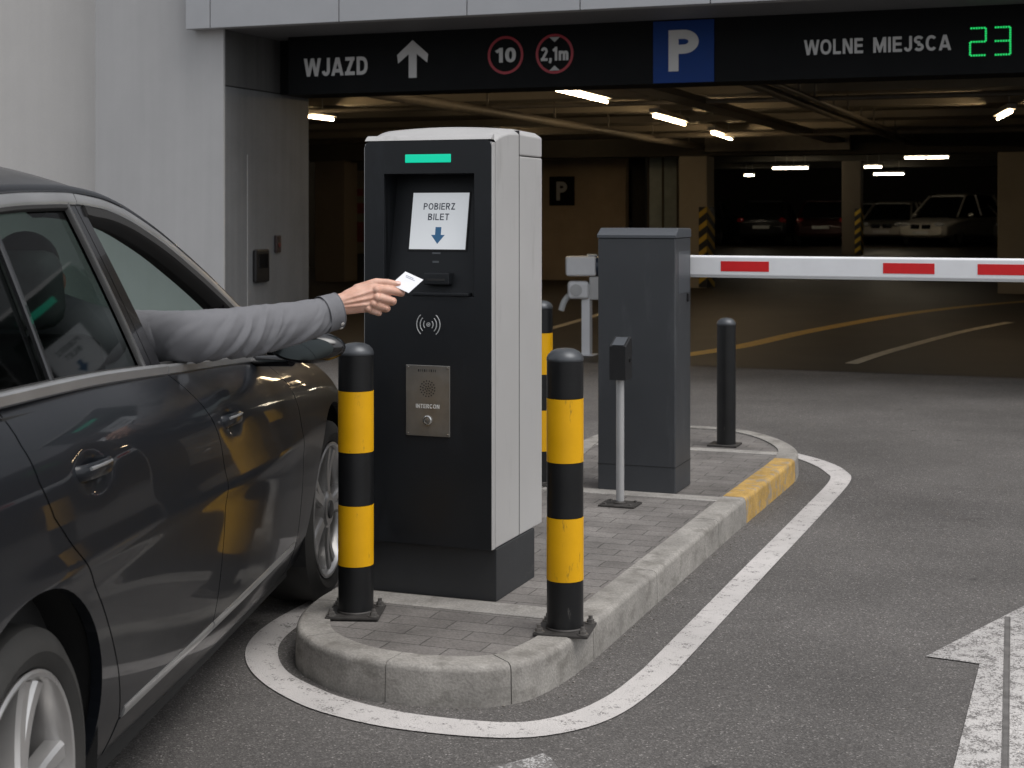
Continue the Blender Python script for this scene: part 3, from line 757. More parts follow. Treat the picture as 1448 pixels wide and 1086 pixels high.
# interior shell
CZ = 2.98
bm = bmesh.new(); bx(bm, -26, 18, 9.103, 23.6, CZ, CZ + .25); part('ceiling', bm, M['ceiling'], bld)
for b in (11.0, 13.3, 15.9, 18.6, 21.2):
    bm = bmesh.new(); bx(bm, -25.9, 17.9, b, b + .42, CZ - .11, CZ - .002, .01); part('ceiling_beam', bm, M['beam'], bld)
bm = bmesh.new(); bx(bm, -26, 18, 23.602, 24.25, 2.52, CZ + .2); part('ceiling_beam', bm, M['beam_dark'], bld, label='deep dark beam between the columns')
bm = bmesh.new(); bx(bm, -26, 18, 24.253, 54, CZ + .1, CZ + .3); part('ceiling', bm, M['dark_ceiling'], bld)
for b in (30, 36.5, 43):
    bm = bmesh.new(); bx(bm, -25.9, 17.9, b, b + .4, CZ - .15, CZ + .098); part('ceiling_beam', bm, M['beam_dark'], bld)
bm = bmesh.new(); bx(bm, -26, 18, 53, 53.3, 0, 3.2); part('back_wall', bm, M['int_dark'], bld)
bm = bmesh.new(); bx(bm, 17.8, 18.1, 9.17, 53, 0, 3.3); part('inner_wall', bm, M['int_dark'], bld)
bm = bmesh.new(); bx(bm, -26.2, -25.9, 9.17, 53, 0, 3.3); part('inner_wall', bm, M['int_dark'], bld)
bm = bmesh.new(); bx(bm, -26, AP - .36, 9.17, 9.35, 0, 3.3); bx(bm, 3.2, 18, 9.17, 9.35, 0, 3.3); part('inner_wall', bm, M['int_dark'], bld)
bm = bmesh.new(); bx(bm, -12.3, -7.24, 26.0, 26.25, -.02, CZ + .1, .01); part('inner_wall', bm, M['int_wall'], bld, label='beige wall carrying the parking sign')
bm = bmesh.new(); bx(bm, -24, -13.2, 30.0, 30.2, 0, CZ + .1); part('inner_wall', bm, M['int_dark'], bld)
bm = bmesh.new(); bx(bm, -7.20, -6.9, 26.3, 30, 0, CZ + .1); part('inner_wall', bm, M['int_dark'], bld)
def column(a0, a1, b0, b1, top, base=0.0, haz=True, mm=None):
    bm = bmesh.new(); bx(bm, a0, a1, b0, b1, base, top, .02)
    c = part('column', bm, mm or M['column'], bld)
    if haz:
        bm = bmesh.new(); bx(bm, a1 - .16, a1 + .006, b0 - .006, b1 + .004, base + .02, base + 1.55, .004)
        h = part('hazard_guard', bm, M['haz_black'], c)
        for k in range(6):
            z = base + .08 + k * .25
            bm = bmesh.new()
            prism(bm, [(a1 - .155, z), (a1, z + .12), (a1, z + .23), (a1 - .155, z + .11)], 0, .003, Matrix(((1, 0, 0, 0), (0, 0, -1, b0 - .007 - B0), (0, 1, 0, 0), (0, 0, 0, 1))))
            part('hazard_stripe', bm, M['haz_yellow'], h)
            bm = bmesh.new()
            prism(bm, [(b0 - B0, z + .12), (b1 - B0, z - .10), (b1 - B0, z + .01), (b0 - B0, z + .23)], 0, .003, Matrix(((0, 0, 1, a1 + .007), (1, 0, 0, 0), (0, 1, 0, 0), (0, 0, 0, 1))))
            part('hazard_stripe', bm, M['haz_yellow'], h)
    return c
column(-5.48, -4.93, 23.62, 24.22, 2.52)
column(.335, 1.05, 23.62, 24.22, 2.52, haz=False)
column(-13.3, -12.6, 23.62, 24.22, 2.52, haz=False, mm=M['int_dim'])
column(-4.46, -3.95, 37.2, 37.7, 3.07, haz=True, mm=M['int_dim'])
# glazed door between wall and column
bm = bmesh.new()
for k in range(3):
    bx(bm, -6.66 + k * .31, -6.62 + k * .31, 25.6, 25.66, .0, 2.85)
bx(bm, -6.66, -6.0, 25.6, 25.66, 2.8, 2.86); bx(bm, -6.66, -6.0, 25.6, 25.66, 1.0, 1.06)
dfr = part('glazed_door', bm, M['int_dim'], bld)
bm = bmesh.new(); bx(bm, -6.63, -6.02, 25.62, 25.64, .02, 2.8); part('pane', bm, M['door_glass'], dfr)
# services under the ceiling
for a, zz, r in ((-1.2, 2.70, .05), (-1.02, 2.72, .032), (-5.0, 2.68, .06), (1.75, 2.70, .045)):
    bm = bmesh.new(); tube(bm, [(a, 9.2 - B0, zz), (a, 23.5 - B0, zz)], r, 12)
    for b in (10, 12.5, 15, 17.5, 20, 22.5): bx(bm, a - .012, a + .012, b, b + .02, zz, CZ - .01)
    part('service_pipe', bm, M['pole_dim'], bld)
for b, zz, r in ((12.6, 2.74, .03), (20.0, 2.73, .045)):
    bm = bmesh.new(); tube(bm, [(-20, b - B0, zz), (12, b - B0, zz)], r, 10); part('service_pipe', bm, M['pole_dim'], bld)
bm = bmesh.new(); bx(bm, -2.6, -2.3, 9.3, 23.5, 2.715, 2.735); bx(bm, -2.605, -2.585, 9.3, 23.5, 2.715, 2.79); bx(bm, -2.315, -2.295, 9.3, 23.5, 2.715, 2.79); part('cable_tray', bm, M['pole_dim'], bld)
bm = bmesh.new(); bx(bm, -4.9, -2.2, 23.3, 23.6, 2.58, 2.92, .02); part('air_duct', bm, M['pole_dim'], bld)
# garage floor
bm = bmesh.new()
rows = [(9.19, .004), (26, .004), (30, .05), (34, .18), (38, .32), (40, .35), (54, .36)]
t = bmesh.new(); prev = None
for b, z in rows:
    cur = [t.verts.new((-26, b, z)), t.verts.new((18, b, z))]
    if prev: t.faces.new((prev[0], prev[1], cur[1], cur[0]))
    prev = cur
join(bm, t)
gf = struct(part('garage_floor', bm, M['floor'])); gf.location = isl(0, 0, 0); gf.rotation_euler = (0, 0, ROT)
yc = catmull([(-2.2, 9.4, 0), (-1.653, 11.255, 0), (-1.275, 13.9, 0), (-.426, 17.9, 0), (.878, 21.17, 0), (2.8, 24, 0)], .2)
bm = bmesh.new()
def offset_line(c, w):
    o, i = [], []
    for k, p in enumerate(c):
        d = (c[min(k + 1, len(c) - 1)] - c[max(k - 1, 0)]).normalized(); n = Vector((-d.y, d.x, 0))
        o.append(p + n * w); i.append(p - n * w)
    return o, i
ribbon(bm, *offset_line(yc, .11), z=.008)
part('yellow_line_marking', bm, M['paint_yellow'], gf, fix=False)
bm = bmesh.new()
wc = catmull([(-.235, 9.9, 0), (-.05, 11.4, 0), (.438, 14.3, 0), (.9, 16.2, 0)], .3)
ribbon(bm, *offset_line(wc, .065), z=.008)
part('white_line_marking', bm, M['paint_white_floor'], gf, fix=False)
bm = bmesh.new()
wc = catmull([(-4.30, 12.2, 0), (-4.392, 13.33, 0), (-4.548, 15.2, 0), (-4.8, 17.5, 0)], .3)
ribbon(bm, *offset_line(wc, .06), z=.008)
part('white_line_marking', bm, M['paint_white_floor'], gf, fix=False)

# ================================================================== ENTRANCE SIGN
SB = 8.3
sg = thing('entrance_sign', 'long black sign board with white lettering across the garage entrance', 'sign', isl(-1.2, SB, 2.59), ROT)
def S(a, z, d=.0): return upright(a + 1.2, -d, z - 2.59)
bm = bmesh.new(); box(bm, -5.42 + 1.2, 3.19 + 1.2, 0, .22, 0, .565, .006); part('board', bm, M['sign_board'], sg)
def letters(txt, a0, a1, z0, z1, m, name='lettering', bold=.19, d=.001, par=None, sp=.13):
    bm = text_bm(txt, a1 - a0, z1 - z0, .003, bold, sp)
    bmesh.ops.transform(bm, matrix=S((a0 + a1) / 2, (z0 + z1) / 2, d), verts=bm.verts[:])
    return part(name, bm, m, par or sg)
letters('WJAZD', -5.244, -4.559, 2.764, 2.938, M['sign_white'], bold=.20)
letters('WOLNE', -.404, .095, 2.797, 2.926, M['sign_white'], bold=.185)
letters('MIEJSCA', .180, .815, 2.797, 2.926, M['sign_white'], bold=.185)
bm = bmesh.new()
prism(bm, [(-.04, -.175), (.042, -.175), (.042, .05), (.15, -.035), (.16, .045), (0, .18), (-.16, .045), (-.15, -.035), (-.04, .05)], 0, .003, S(-4.088, 2.893, .001))
part('arrow', bm, M['sign_white'], sg)
def disc_sign(a, z, r, txt, w, h, tri):
    bm = bmesh.new()
    lathe(bm, [(r, 0), (r, .004), (r - .024, .004), (r - .024, 0)], 48, S(a, z, .001))
    ring = part('round_limit_ring', bm, M['sign_red'], sg)
    letters(txt, a - w / 2, a + w / 2, z - h / 2, z + h / 2, M['sign_white'], 'numerals', .20, .001, ring)
    if tri:
        bm = bmesh.new()
        prism(bm, [(-.05, r - .03), (.05, r - .03), (0, r - .075)], 0, .003, S(a, z, .001))
        part('height_mark', bm, M['icon'], ring)
        bm = bmesh.new(); prism(bm, [(-.05, -r + .03), (0, -r + .075), (.05, -r + .03)], 0, .003, S(a, z, .001))
        part('height_mark', bm, M['icon'], ring)
disc_sign(-3.149, 2.898, .176, '10', .205, .135, False)
disc_sign(-2.67, 2.893, .182, '2,1m', .265, .125, True)
bm = bmesh.new(); box(bm, -1.74 + 1.2, -1.189 + 1.2, -.012, -.001, .004, .552, .002); pq = part('blue_panel', bm, M['sign_blue'], sg)
letters('P', -1.598, -1.325, 2.695, 3.06, M['sign_white'], 'lettering', .22, .013, pq)
# seven-segment counter reading 23
bm = bmesh.new()
def seg7(a, on):
    w, h = .125, .225; zc = 2.857
    segs = {'a': ((0, h), (w, h)), 'b': ((w, h), (w, h / 2)), 'c': ((w, h / 2), (w, 0)), 'd': ((0, 0), (w, 0)), 'e': ((0, 0), (0, h / 2)), 'f': ((0, h / 2), (0, h)), 'g': ((0, h / 2), (w, h / 2))}
    for s in on:
        (x0, y0), (x1, y1) = segs[s]
        for k in range(6):
            q = (k + .5) / 6
            x = x0 + (x1 - x0) * q; y = y0 + (y1 - y0) * q
            hx = .0072; hy = .0072
            prism(bm, [(x - hx, y - hy), (x + hx, y - hy), (x + hx, y + hy), (x - hx, y + hy)], 0, .004, S(a, zc - h / 2, .001))
seg7(.966, 'abged'); part('led_digit', bm, M['led_green'], sg)
bm = bmesh.new()
seg7(1.158, 'abgcd'); part('led_digit', bm, M['led_green'], sg)

# ================================================================== garage lamps
def lamp(a0, b0, a1, b1, z, label, m, group='ceiling lamps in the garage', w=.07):
    d = Vector((a1 - a0, b1 - b0, 0)); Ln = d.length; c = isl((a0 + a1) / 2, (b0 + b1) / 2, z)
    ang = math.atan2(d.y, d.x) + ROT
    t = thing('ceiling_lamp', label, 'lamp', c, ang, group)
    bm = bmesh.new(); box(bm, -Ln / 2 - .04, Ln / 2 + .04, -w * .9, w * .9, .035, .10, .008)
    for sx in (-Ln * .35, Ln * .35): tube(bm, [(sx, 0, .09), (sx, 0, max(.1, 2.98 - z))], .006, 6)
    part('housing', bm, M['lamp_body'], t)
    bm = bmesh.new(); tube(bm, [(-Ln / 2, 0, 0), (Ln / 2, 0, 0)], w * .24, 12)
    part('tube', bm, m, t)
lamp(-3.2, 9.82, -3.234, 11.72, 2.70, 'nearest long bright tube lamp under the ceiling right of the ticket machine', M['tube'])
lamp(-3.416, 14.39, -3.526, 16.41, 2.70, 'second tube lamp of the row running into the garage', M['tube'])
lamp(-3.702, 18.85, -3.886, 21.04, 2.70, 'third tube lamp of the row, above the column', M['tube'])
lamp(-7.68, 11.6, -7.68, 13.6, 2.70, 'tube lamp beside the left entrance reveal, above left of the ticket machine', M['tube'])
lamp(-8.6, 20.4, -8.6, 22.4, 2.70, 'unseen tube lamp added to light the beige wall, behind the top of the ticket machine', M['tube'])  # added lamp, out of view behind the machine, to brighten the parking-sign wall
lamp(.967, 15.15, .727, 16.6, 2.70, 'tube lamp below the sign digits at the right edge', M['tube'])
lamp(-19.9, 28.6, -18.0, 28.6, 2.60, 'small far lamp low beside the left reveal', M['tube_far'])
lamp(-6.055, 35.8, -5.63, 35.8, 2.62, 'left half of the far lamp pair above the dark cars', M['tube_far'], w=.1)
lamp(-5.57, 35.8, -5.14, 35.8, 2.62, 'right half of the far lamp pair above the dark cars', M['tube_far'], w=.1)
lamp(-1.80, 28.4, -1.385, 28.4, 2.60, 'left half of the highest far lamp pair at the right', M['tube_far'], w=.07)
lamp(-1.335, 28.4, -.92, 28.4, 2.60, 'right half of the highest far lamp pair at the right', M['tube_far'], w=.07)
lamp(-3.51, 34.8, -3.10, 34.8, 2.60, 'short far lamp just right of the deep column', M['tube_far'], w=.09)
lamp(-4.26, 42.3, -3.40, 42.3, 2.60, 'lower far lamp below the short one', M['tube_far'], w=.1)
lamp(-8.26, 42.5, -7.97, 42.5, 2.60, 'faint short lamp at the far left of the dark hall', M['tube_far'], w=.09)

# ================================================================== things in the garage
ps = thing('parking_sign', 'small dark square sign with a P on the beige garage wall', 'sign', isl(-8.645, 25.99, 1.9), ROT)
bm = bmesh.new(); box(bm, -.285, .285, -.02, 0, -.31, .31, .01); part('panel', bm, M['sign_board'], ps)
bm = text_bm('P', .24, .40, .004, .22); bmesh.ops.transform(bm, matrix=upright(0, -.021, 0), verts=bm.verts[:]); part('lettering', bm, M['icon'], ps)
po = thing('wall_banner', 'dim brown banner with dark red patches on the far left wall', 'poster', isl(-15.5, 29.98, .5), ROT)
bm = bmesh.new(); box(bm, -.7, .7, -.02, 0, -.1, 2.0, .005); part('sheet', bm, M['poster'], po)
bm = bmesh.new()
for (x, z, w, h) in ((-.05, 1.45, .5, .18), (.0, 1.05, .62, .26), (.02, .45, .4, .5)):
    box(bm, x - w / 2, x + w / 2, -.028, -.021, z - h / 2, z + h / 2, .003)
part('printed_patch', bm, M['poster_red'], po)
pl = thing('wall_panel', 'pale upright panel on the far wall just left of the ticket machine', 'panel', isl(-13.75, 29.98, .2), ROT)
bm = bmesh.new(); box(bm, -.42, .42, -.03, 0, 0, 2.2, .01); part('sheet', bm, M['poster'], pl)
bm = bmesh.new(); box(bm, -.44, .44, -.045, -.031, 1.05, 1.12, .004); part('rail', bm, M['int_dark'], pl)

# wall-mounted boxes on the left reveal
rd = thing('wall_intercom', 'black wall box mounted on the left entrance reveal', 'intercom', isl(AP, 8.15, .93), ROT)
bm = bmesh.new(); box(bm, .001, .05, -.13, .13, -.16, .16, .02); part('housing', bm, M['black_plastic'], rd)
bm = bmesh.new(); box(bm, .0505, .056, -.085, .085, -.02, .12, .006); part('cover', bm, M['trim_black'], rd)
rd = thing('call_point', 'smaller dark box higher on the left entrance reveal, nearer the garage', 'call point', isl(AP, 8.485, 1.135), ROT)
bm = bmesh.new(); box(bm, .001, .035, -.045, .045, -.085, .085, .01); part('housing', bm, plain('dark box', (.035, .024, .024), .5), rd)
bm = bmesh.new(); lathe(bm, [(.022, 0), (.022, .008), (0, .010)], 16, Matrix.Translation((.0355, 0, -.01)) @ Matrix.Rotation(R(90), 4, 'Y')); part('button', bm, plain('dull red button', (.10, .02, .02), .5), rd)

# post camera in the other lane
cm = thing('post_camera', 'white double-headed camera on a slim white post behind the barrier cabinet', 'camera', isl(-2.863, 9.848, .006), ROT)
bm = bmesh.new(); box(bm, -.045, .045, -.045, .045, 0, .72, .008); box(bm, -.09, .09, -.09, .09, 0, .012, .003); part('post', bm, M['cam_white'], cm)
Rz = Matrix.Rotation(TH, 4, 'Z')
bm = bmesh.new(); box(bm, -.215, .09, -.09, .09, .80, 1.0, .025, 3, Rz); part('camera_head', bm, M['cam_white'], cm, label='upper camera head')
bm = bmesh.new(); lathe(bm, [(.0, 0), (.10, 0), (.105, .12), (.09, .125), (.085, .03), (0, .03)], 24, Rz @ Matrix.Translation((.085, 0, .90)) @ Matrix.Rotation(R(90), 4, 'Y')); part('lens_hood', bm, M['cam_lens'], cm)
bm = bmesh.new(); box(bm, .0, .10, -.07, .07, 1.001, 1.02, .006, 2, Rz); part('top_strip', bm, M['icon'], cm)
bm = bmesh.new(); box(bm, -.195, .02, -.1, .06, .57, .75, .035, 3, Rz); part('camera_head', bm, M['cam_white'], cm, label='lower camera head with round lens')
bm = bmesh.new(); lathe(bm, [(0, 0), (.06, 0), (.06, .008), (0, .01)], 24, Rz @ Matrix.Translation((-.115, -.1005, .66)) @ Matrix.Rotation(R(90), 4, 'X')); part('lens', bm, M['pole_grey'], cm)
bm = bmesh.new(); box(bm, .022, .12, -.05, .05, .56, .795, .012, 2, Rz); part('bracket', bm, M['pole_grey'], cm)
bm = bmesh.new(); tube(bm, catmull([(-.12, 0, .63), (-.18, 0, .60), (-.23, .0, .54), (-.26, .0, .45)], .03), .032, 10, Rz); part('cable', bm, M['icon'], cm)

# ------------------------------------------------------------------ parked cars in the hall
def small_car(label, a, b, yaw, colr, suv=False, floor=.36):
    t = thing('parked_car', label, 'car', isl(a, b, floor), ROT + yaw, 'cars parked in the garage')
    H = 1.68 if suv else 1.46; hw = .92; L = 4.5
    zb = .98 if suv else .9
    body = [(-2.25, .42, .62, .66), (-2.18, .30, .84, .80), (-1.6, .25, zb + .02, hw), (-.6, .24, zb, hw), (.8, .24, zb - .02, hw), (1.5, .25, zb - .10, hw), (2.05, .28, zb - .24, .84), (2.22, .36, .62, .68)]
    def loft(st, prof):
        bm = bmesh.new(); rings = []
        for s in st: rings.append([bm.verts.new(p) for p in prof(s)])
        for A, Bq in zip(rings, rings[1:]):
            n = len(A)
            for k in range(n): bm.faces.new((A[k], A[(k + 1) % n], Bq[(k + 1) % n], Bq[k]))
        bm.faces.new(rings[0][::-1]); bm.faces.new(rings[-1])
        return bm
    def fine(st, n=5):
        out = []
        fs = [pchip([(s[0], s[i]) for s in st]) for i in range(1, len(st[0]))]
        for s0, s1 in zip(st, st[1:]):
            for k in range(n): x = s0[0] + (s1[0] - s0[0]) * k / n; out.append((x,) + tuple(f(x) for f in fs))
        out.append(st[-1]); return out
    def pb(s):
        x, z0, z1, w = s; r = []
        for q in range(20):
            th = 2 * math.pi * (q + .5) / 20; c, sn = math.cos(th), math.sin(th)
            e = .45
            r.append((x, w * math.copysign(abs(c) ** e, c), (z0 + z1) / 2 + (z1 - z0) / 2 * math.copysign(abs(sn) ** e, sn)))
        return r
    m = plain('car paint ' + label[:12], colr, .3, .3, coat=.8, vary=.03)
    part('body', loft(fine(body), pb), m, t, ang=50)
    cab = [(-2.0 if suv else -1.75, zb - .05, zb + .02, .70), (-1.75 if suv else -1.2, zb - .05, H - .12, .62), (-1.0 if suv else -.7, zb - .05, H, .60), (.0, zb - .05, H, .60), (.45, zb - .05, H - .1, .60), (1.25, zb - .05, zb - .02, .70)]
    def pc(s):
        x, z0, z1, w = s
        return [(x, -.80, z0), (x, -w - .02, z1 - .06), (x, -w + .12, z1), (x, w - .12, z1), (x, w + .02, z1 - .06), (x, .80, z0)]
    part('cabin_glass', loft(fine(cab), pc), M['glass_dark'], t)
    roof = [(-1.6 if suv else -.95, H - .03, H - .005, .60), (-.6, H - .03, H + .02, .6), (.0, H - .03, H + .02, .6), (.42, H - .1, H - .06, .6)]
    def pr(s):
        x, z0, z1, w = s
        return [(x, -w - .02, z0), (x, -w + .1, z1 + .005), (x, w - .1, z1 + .005), (x, w + .02, z0)]
    bmr = loft(fine(roof), pr)
    for sy in (-1, 1):
        tube(bmr, [(.42, sy * .62, H - .08), (1.27, sy * .78, zb - .02)], .035, 8)
        tube(bmr, [(-.25, sy * .625, H - .03), (-.35, sy * .79, zb)], .04, 8)
        tube(bmr, [(-1.55 if suv else -.95, sy * .62, H - .05), (-1.95 if suv else -1.8, sy * .76, zb)], .05, 8)
    part('roof', bmr, m, t)
    for sx in (-1.38, 1.38):
        for sy in (-1, 1):
            bm = bmesh.new(); Mw = Matrix.Translation((sx, sy * .80, .33)) @ Matrix.Rotation(R(-90 * sy), 4, 'X')
            lathe(bm, [(.0, -.1), (.32, -.1), (.335, -.05), (.335, .08), (.31, .105), (.22, .11), (0, .10)], 24, Mw)
            w = part('wheel', bm, M['tyre'], t)
            bm = bmesh.new(); lathe(bm, [(.21, .112), (.19, .118), (.05, .108), (0, .112)], 24, Mw); part('rim', bm, M['alloy'], w)
    for sy in (-1, 1):
        bm = bmesh.new(); sphere(bm, (2.10, sy * .58, .70), .16, None, 16, (.55, 1.1, .5)); part('headlight', bm, M['lens_clear'], t)
        bm = bmesh.new(); sphere(bm, (-2.13, sy * .66, .80), .15, None, 16, (.5, .9, .75)); part('tail_light', bm, M['lens_red'], t)
        bm = bmesh.new(); sphere(bm, (.75, sy * .97, zb + .02), .1, None, 12, (.6, 1, .7)); part('wing_mirror', bm, m, t)
    bm = bmesh.new()
    for sy in (-1, 1):
        bm = bmesh.new(); box(bm, 2.19, 2.235, sy * .19 - .15, sy * .19 + .15, .56, .70, .02); part('grille', bm, M['trim_black'], t)
    bm = bmesh.new(); box(bm, 2.225, 2.25, -.26, .26, .40, .50, .004); part('number_plate', bm, M['plate'], t)
    bm = bmesh.new(); box(bm, -2.275, -2.25, -.26, .26, .56, .66, .004); part('number_plate', bm, M['plate'], t)
    return t
# yaw: 0 points along +a; -90 deg faces the entrance, +90 faces away
small_car('pale SUV facing the entrance, rightmost of the cars parked far inside', -2.3, 46.6, R(-112), (.62, .58, .50), True)
small_car('pale saloon parked beside the pale SUV, half in shade', -4.35, 48.4, R(-95), (.42, .39, .34))
small_car('silver hatchback with dark windows behind the pale saloon', -5.9, 50.6, R(-90), (.30, .29, .27))
small_car('dark red car seen between the deep column and the black car', -6.3, 46.2, R(94), (.035, .008, .007))
small_car('grey estate car at the right edge of the far row', .15, 47.8, R(-100), (.12, .115, .105), True)
small_car('black car parked tail-out left of the deep column, plate showing', -8.2, 46.0, R(95), (.012, .012, .013))
small_car('dark grey car second from the left in the far row', -10.6, 46.6, R(92), (.03, .03, .032))
small_car('dark brown car leftmost in the far row', -13.2, 47.0, R(-88), (.035, .025, .02))

# ================================================================== TICKET MACHINE
tm = thing('ticket_machine', 'tall silver and black parking ticket machine with a lit screen on the island', 'ticket machine', isl(0, 0, .1125), ROT)
zt = lambda z: z - .1125
# shell: curved hood profile in (b, z), extruded in a, crowned across
A0, A1 = -.490, -.004
prof_top = pchip([(-.03, 1.700), (.02, 1.718), (.08, 1.733), (.15, 1.742), (.235, 1.745)])
def shell(b0, b1, topf, z0, m, name, nb=14, open_front=False):
    bm = bmesh.new()
    na = 18
    rows = []
    for i in range(nb + 1):
        b = b0 + (b1 - b0) * i / nb
        row = []
        for j in range(na + 1):
            q = j / na; a = A0 + (A1 - A0) * q
            x = 2 * q - 1
            edge = .016 * max(0, (abs(x) - .93) / .07) ** 2
            row.append(bm.verts.new((a, b, zt(topf(b) + .012 * (1 - x * x) * min(1, (b + .03) / .12) - edge))))
        rows.append(row)
    lo = [[bm.verts.new((A0 + (A1 - A0) * j / na, b, zt(z0))) for j in range(na + 1)] for b in (b0, b1)]
    for i in range(nb):
        for j in range(na): bm.faces.new((rows[i][j], rows[i][j + 1], rows[i + 1][j + 1], rows[i + 1][j]))
    for j in range(na):
        if not open_front: bm.faces.new((lo[0][j], lo[0][j + 1], rows[0][j + 1], rows[0][j]))
        bm.faces.new((lo[1][j + 1], lo[1][j], rows[-1][j], rows[-1][j + 1]))
        bm.faces.new((lo[0][j + 1], lo[0][j], lo[1][j], lo[1][j + 1]))
    bm.faces.new([lo[0][0]] + [r[0] for r in rows] + [lo[1][0]])
    bm.faces.new(([lo[0][na]] + [r[na] for r in rows] + [lo[1][na]])[::-1])
    bmesh.ops.recalc_face_normals(bm, faces=bm.faces[:])
    bmesh.ops.bevel(bm, geom=[e for e in bm.edges if len(e.link_faces) == 2 and e.calc_face_angle(0) > R(50)], offset=.006, segments=3, profile=.5, affect='EDGES')
    return part(name, bm, m, tm, ang=40)
shell(.0, .2365, prof_top, .2935, M['term_silver'], 'front_housing', 14, True)
shell(.2405, .478, lambda b: 1.745 - .004 * (b - .24) / .24, 1.6535, M['term_silver'], 'rear_cap', 8)
bm = bmesh.new(); box(bm, A0, A1, .2405, .478, zt(.2935), zt(1.650), .005, 3); part('rear_door', bm, M['term_silver'], tm)
bm = bmesh.new(); box(bm, A0 + .001, A1 - .001, .2368, .2402, zt(.298), zt(1.742)); part('seam', bm, M['seam'], tm)
# front fascia: frame around the niche, 30 mm deep
def yz(pts, a0, a1): pass
N0, N1, NT, NB_ = -.411, -.072, 1.583, 1.160
bm = bmesh.new()
fz0, fz1 = .2935, 1.699
f_out = [(A0 + .002, fz0), (A1 - .002, fz0), (A1 - .002, fz1 - .022), (A1 - .008, fz1 - .006), (A1 - .022, fz1), (A0 + .022, fz1), (A0 + .008, fz1 - .006), (A0 + .002, fz1 - .022)]
f_in = [(N0, NB_), (N0, NT), (N1, NT), (N1, NB_)]
t = bmesh.new()
vs2 = [Vector(p) for p in f_out + f_in]
edges = [(i, (i + 1) % 8) for i in range(8)] + [(8 + i, 8 + (i + 1) % 4) for i in range(4)]
rv, re, rf, *_ = delaunay_2d_cdt(vs2, edges, [], 1, 1e-6)
vv = [t.verts.new((p.x, -.030, zt(p.y))) for p in rv]
for f in rf:
    c = sum((rv[i] for i in f), Vector((0, 0))) / len(f)
    if N0 < c.x < N1 and NB_ < c.y < NT: continue
    t.faces.new([vv[i] for i in f])
bmesh.ops.dissolve_limit(t, angle_limit=.01, verts=t.verts[:], edges=t.edges[:])
r = bmesh.ops.extrude_face_region(t, geom=t.faces[:])
for e in r['geom']:
    if isinstance(e, bmesh.types.BMVert): e.co.y = -.0012
bmesh.ops.recalc_face_normals(t, faces=t.faces[:])
bmesh.ops.bevel(t, geom=[e for e in t.edges if len(e.link_faces) == 2 and e.calc_face_angle(0) > R(60) and all(abs(v.co.y + .03) < 1e-5 for v in e.verts)], offset=.003, segments=2, profile=.5, affect='EDGES')
join(bm, t)
fascia = part('front_panel', bm, M['term_front'], tm)
# thin light rim where the shell frames the fascia
bm = bmesh.new()
for pts in ([(A0 + .0015, -.024, zt(.2955)), (A0 + .0015, -.024, zt(fz1 - .02))], ):
    tube(bm, pts, .0028, 8)
for pts in ([(A1 - .0015, -.024, zt(.2955)), (A1 - .0015, -.024, zt(fz1 - .02))], ):
    tube(bm, pts, .0024, 8)
part('edge_trim', bm, M['term_silver'], tm)
# hood lip in front of the shell above the fascia
bm = bmesh.new()
t = bmesh.new(); rows = []
for i in range(7):
    b = -.0305 + .0305 * i / 6
    rows.append([t.verts.new((A0 + .004 + (A1 - A0 - .008) * j / 18, b, zt(1.7005 + .018 * math.sin(math.pi / 2 * i / 6) ))) for j in range(19)])
for i in range(6):
    for j in range(18): t.faces.new((rows[i][j], rows[i][j + 1], rows[i + 1][j + 1], rows[i + 1][j]))
base = [[t.verts.new((v.co.x, v.co.y, zt(1.7))) for v in rr] for rr in (rows[0], rows[-1])]
t.faces.new([r[0] for r in rows] + [base[1][0], base[0][0]]); t.faces.new([r[18] for r in rows][::-1] + [base[0][18], base[1][18]])
for j in range(18): t.faces.new((base[0][j], base[0][j + 1], rows[0][j + 1], rows[0][j])); t.faces.new((base[0][j], base[1][j], base[1][j + 1], base[0][j + 1]))
join(bm, t); part('hood_lip', bm, M['term_silver'], tm)
bm = bmesh.new()
for sa in (A1, A0): box(bm, sa - .012, sa, -.029, -.0002, zt(.294), zt(1.69), .002) if sa == A1 else box(bm, sa, sa + .004, -.022, -.0002, zt(.294), zt(1.69), .001)
part('side_return', bm, M['term_silver'], tm)
# niche: a box-shaped pocket with sloping back
nd = lambda z: -.030 + .028 + (z - NB_) / (NT - NB_) * .085          # back plane b at height z
t = bmesh.new()
q = [t.verts.new((N0, nd(NB_), zt(NB_))), t.verts.new((N1, nd(NB_), zt(NB_))), t.verts.new((N1, nd(NT), zt(NT))), t.verts.new((N0, nd(NT), zt(NT)))]
fr = [t.verts.new((N0, -.0285, zt(NB_))), t.verts.new((N1, -.0285, zt(NB_))), t.verts.new((N1, -.0285, zt(NT))), t.verts.new((N0, -.0285, zt(NT)))]
t.faces.new(q)
for k in range(4): t.faces.new((fr[k], fr[(k + 1) % 4], q[(k + 1) % 4], q[k]))
bmesh.ops.recalc_face_normals(t, faces=t.faces[:])
for f in t.faces:      # open pocket: its faces look out towards the front
    f.normal_update()
niche = part('niche', t, M['term_niche'], tm, fix=False)
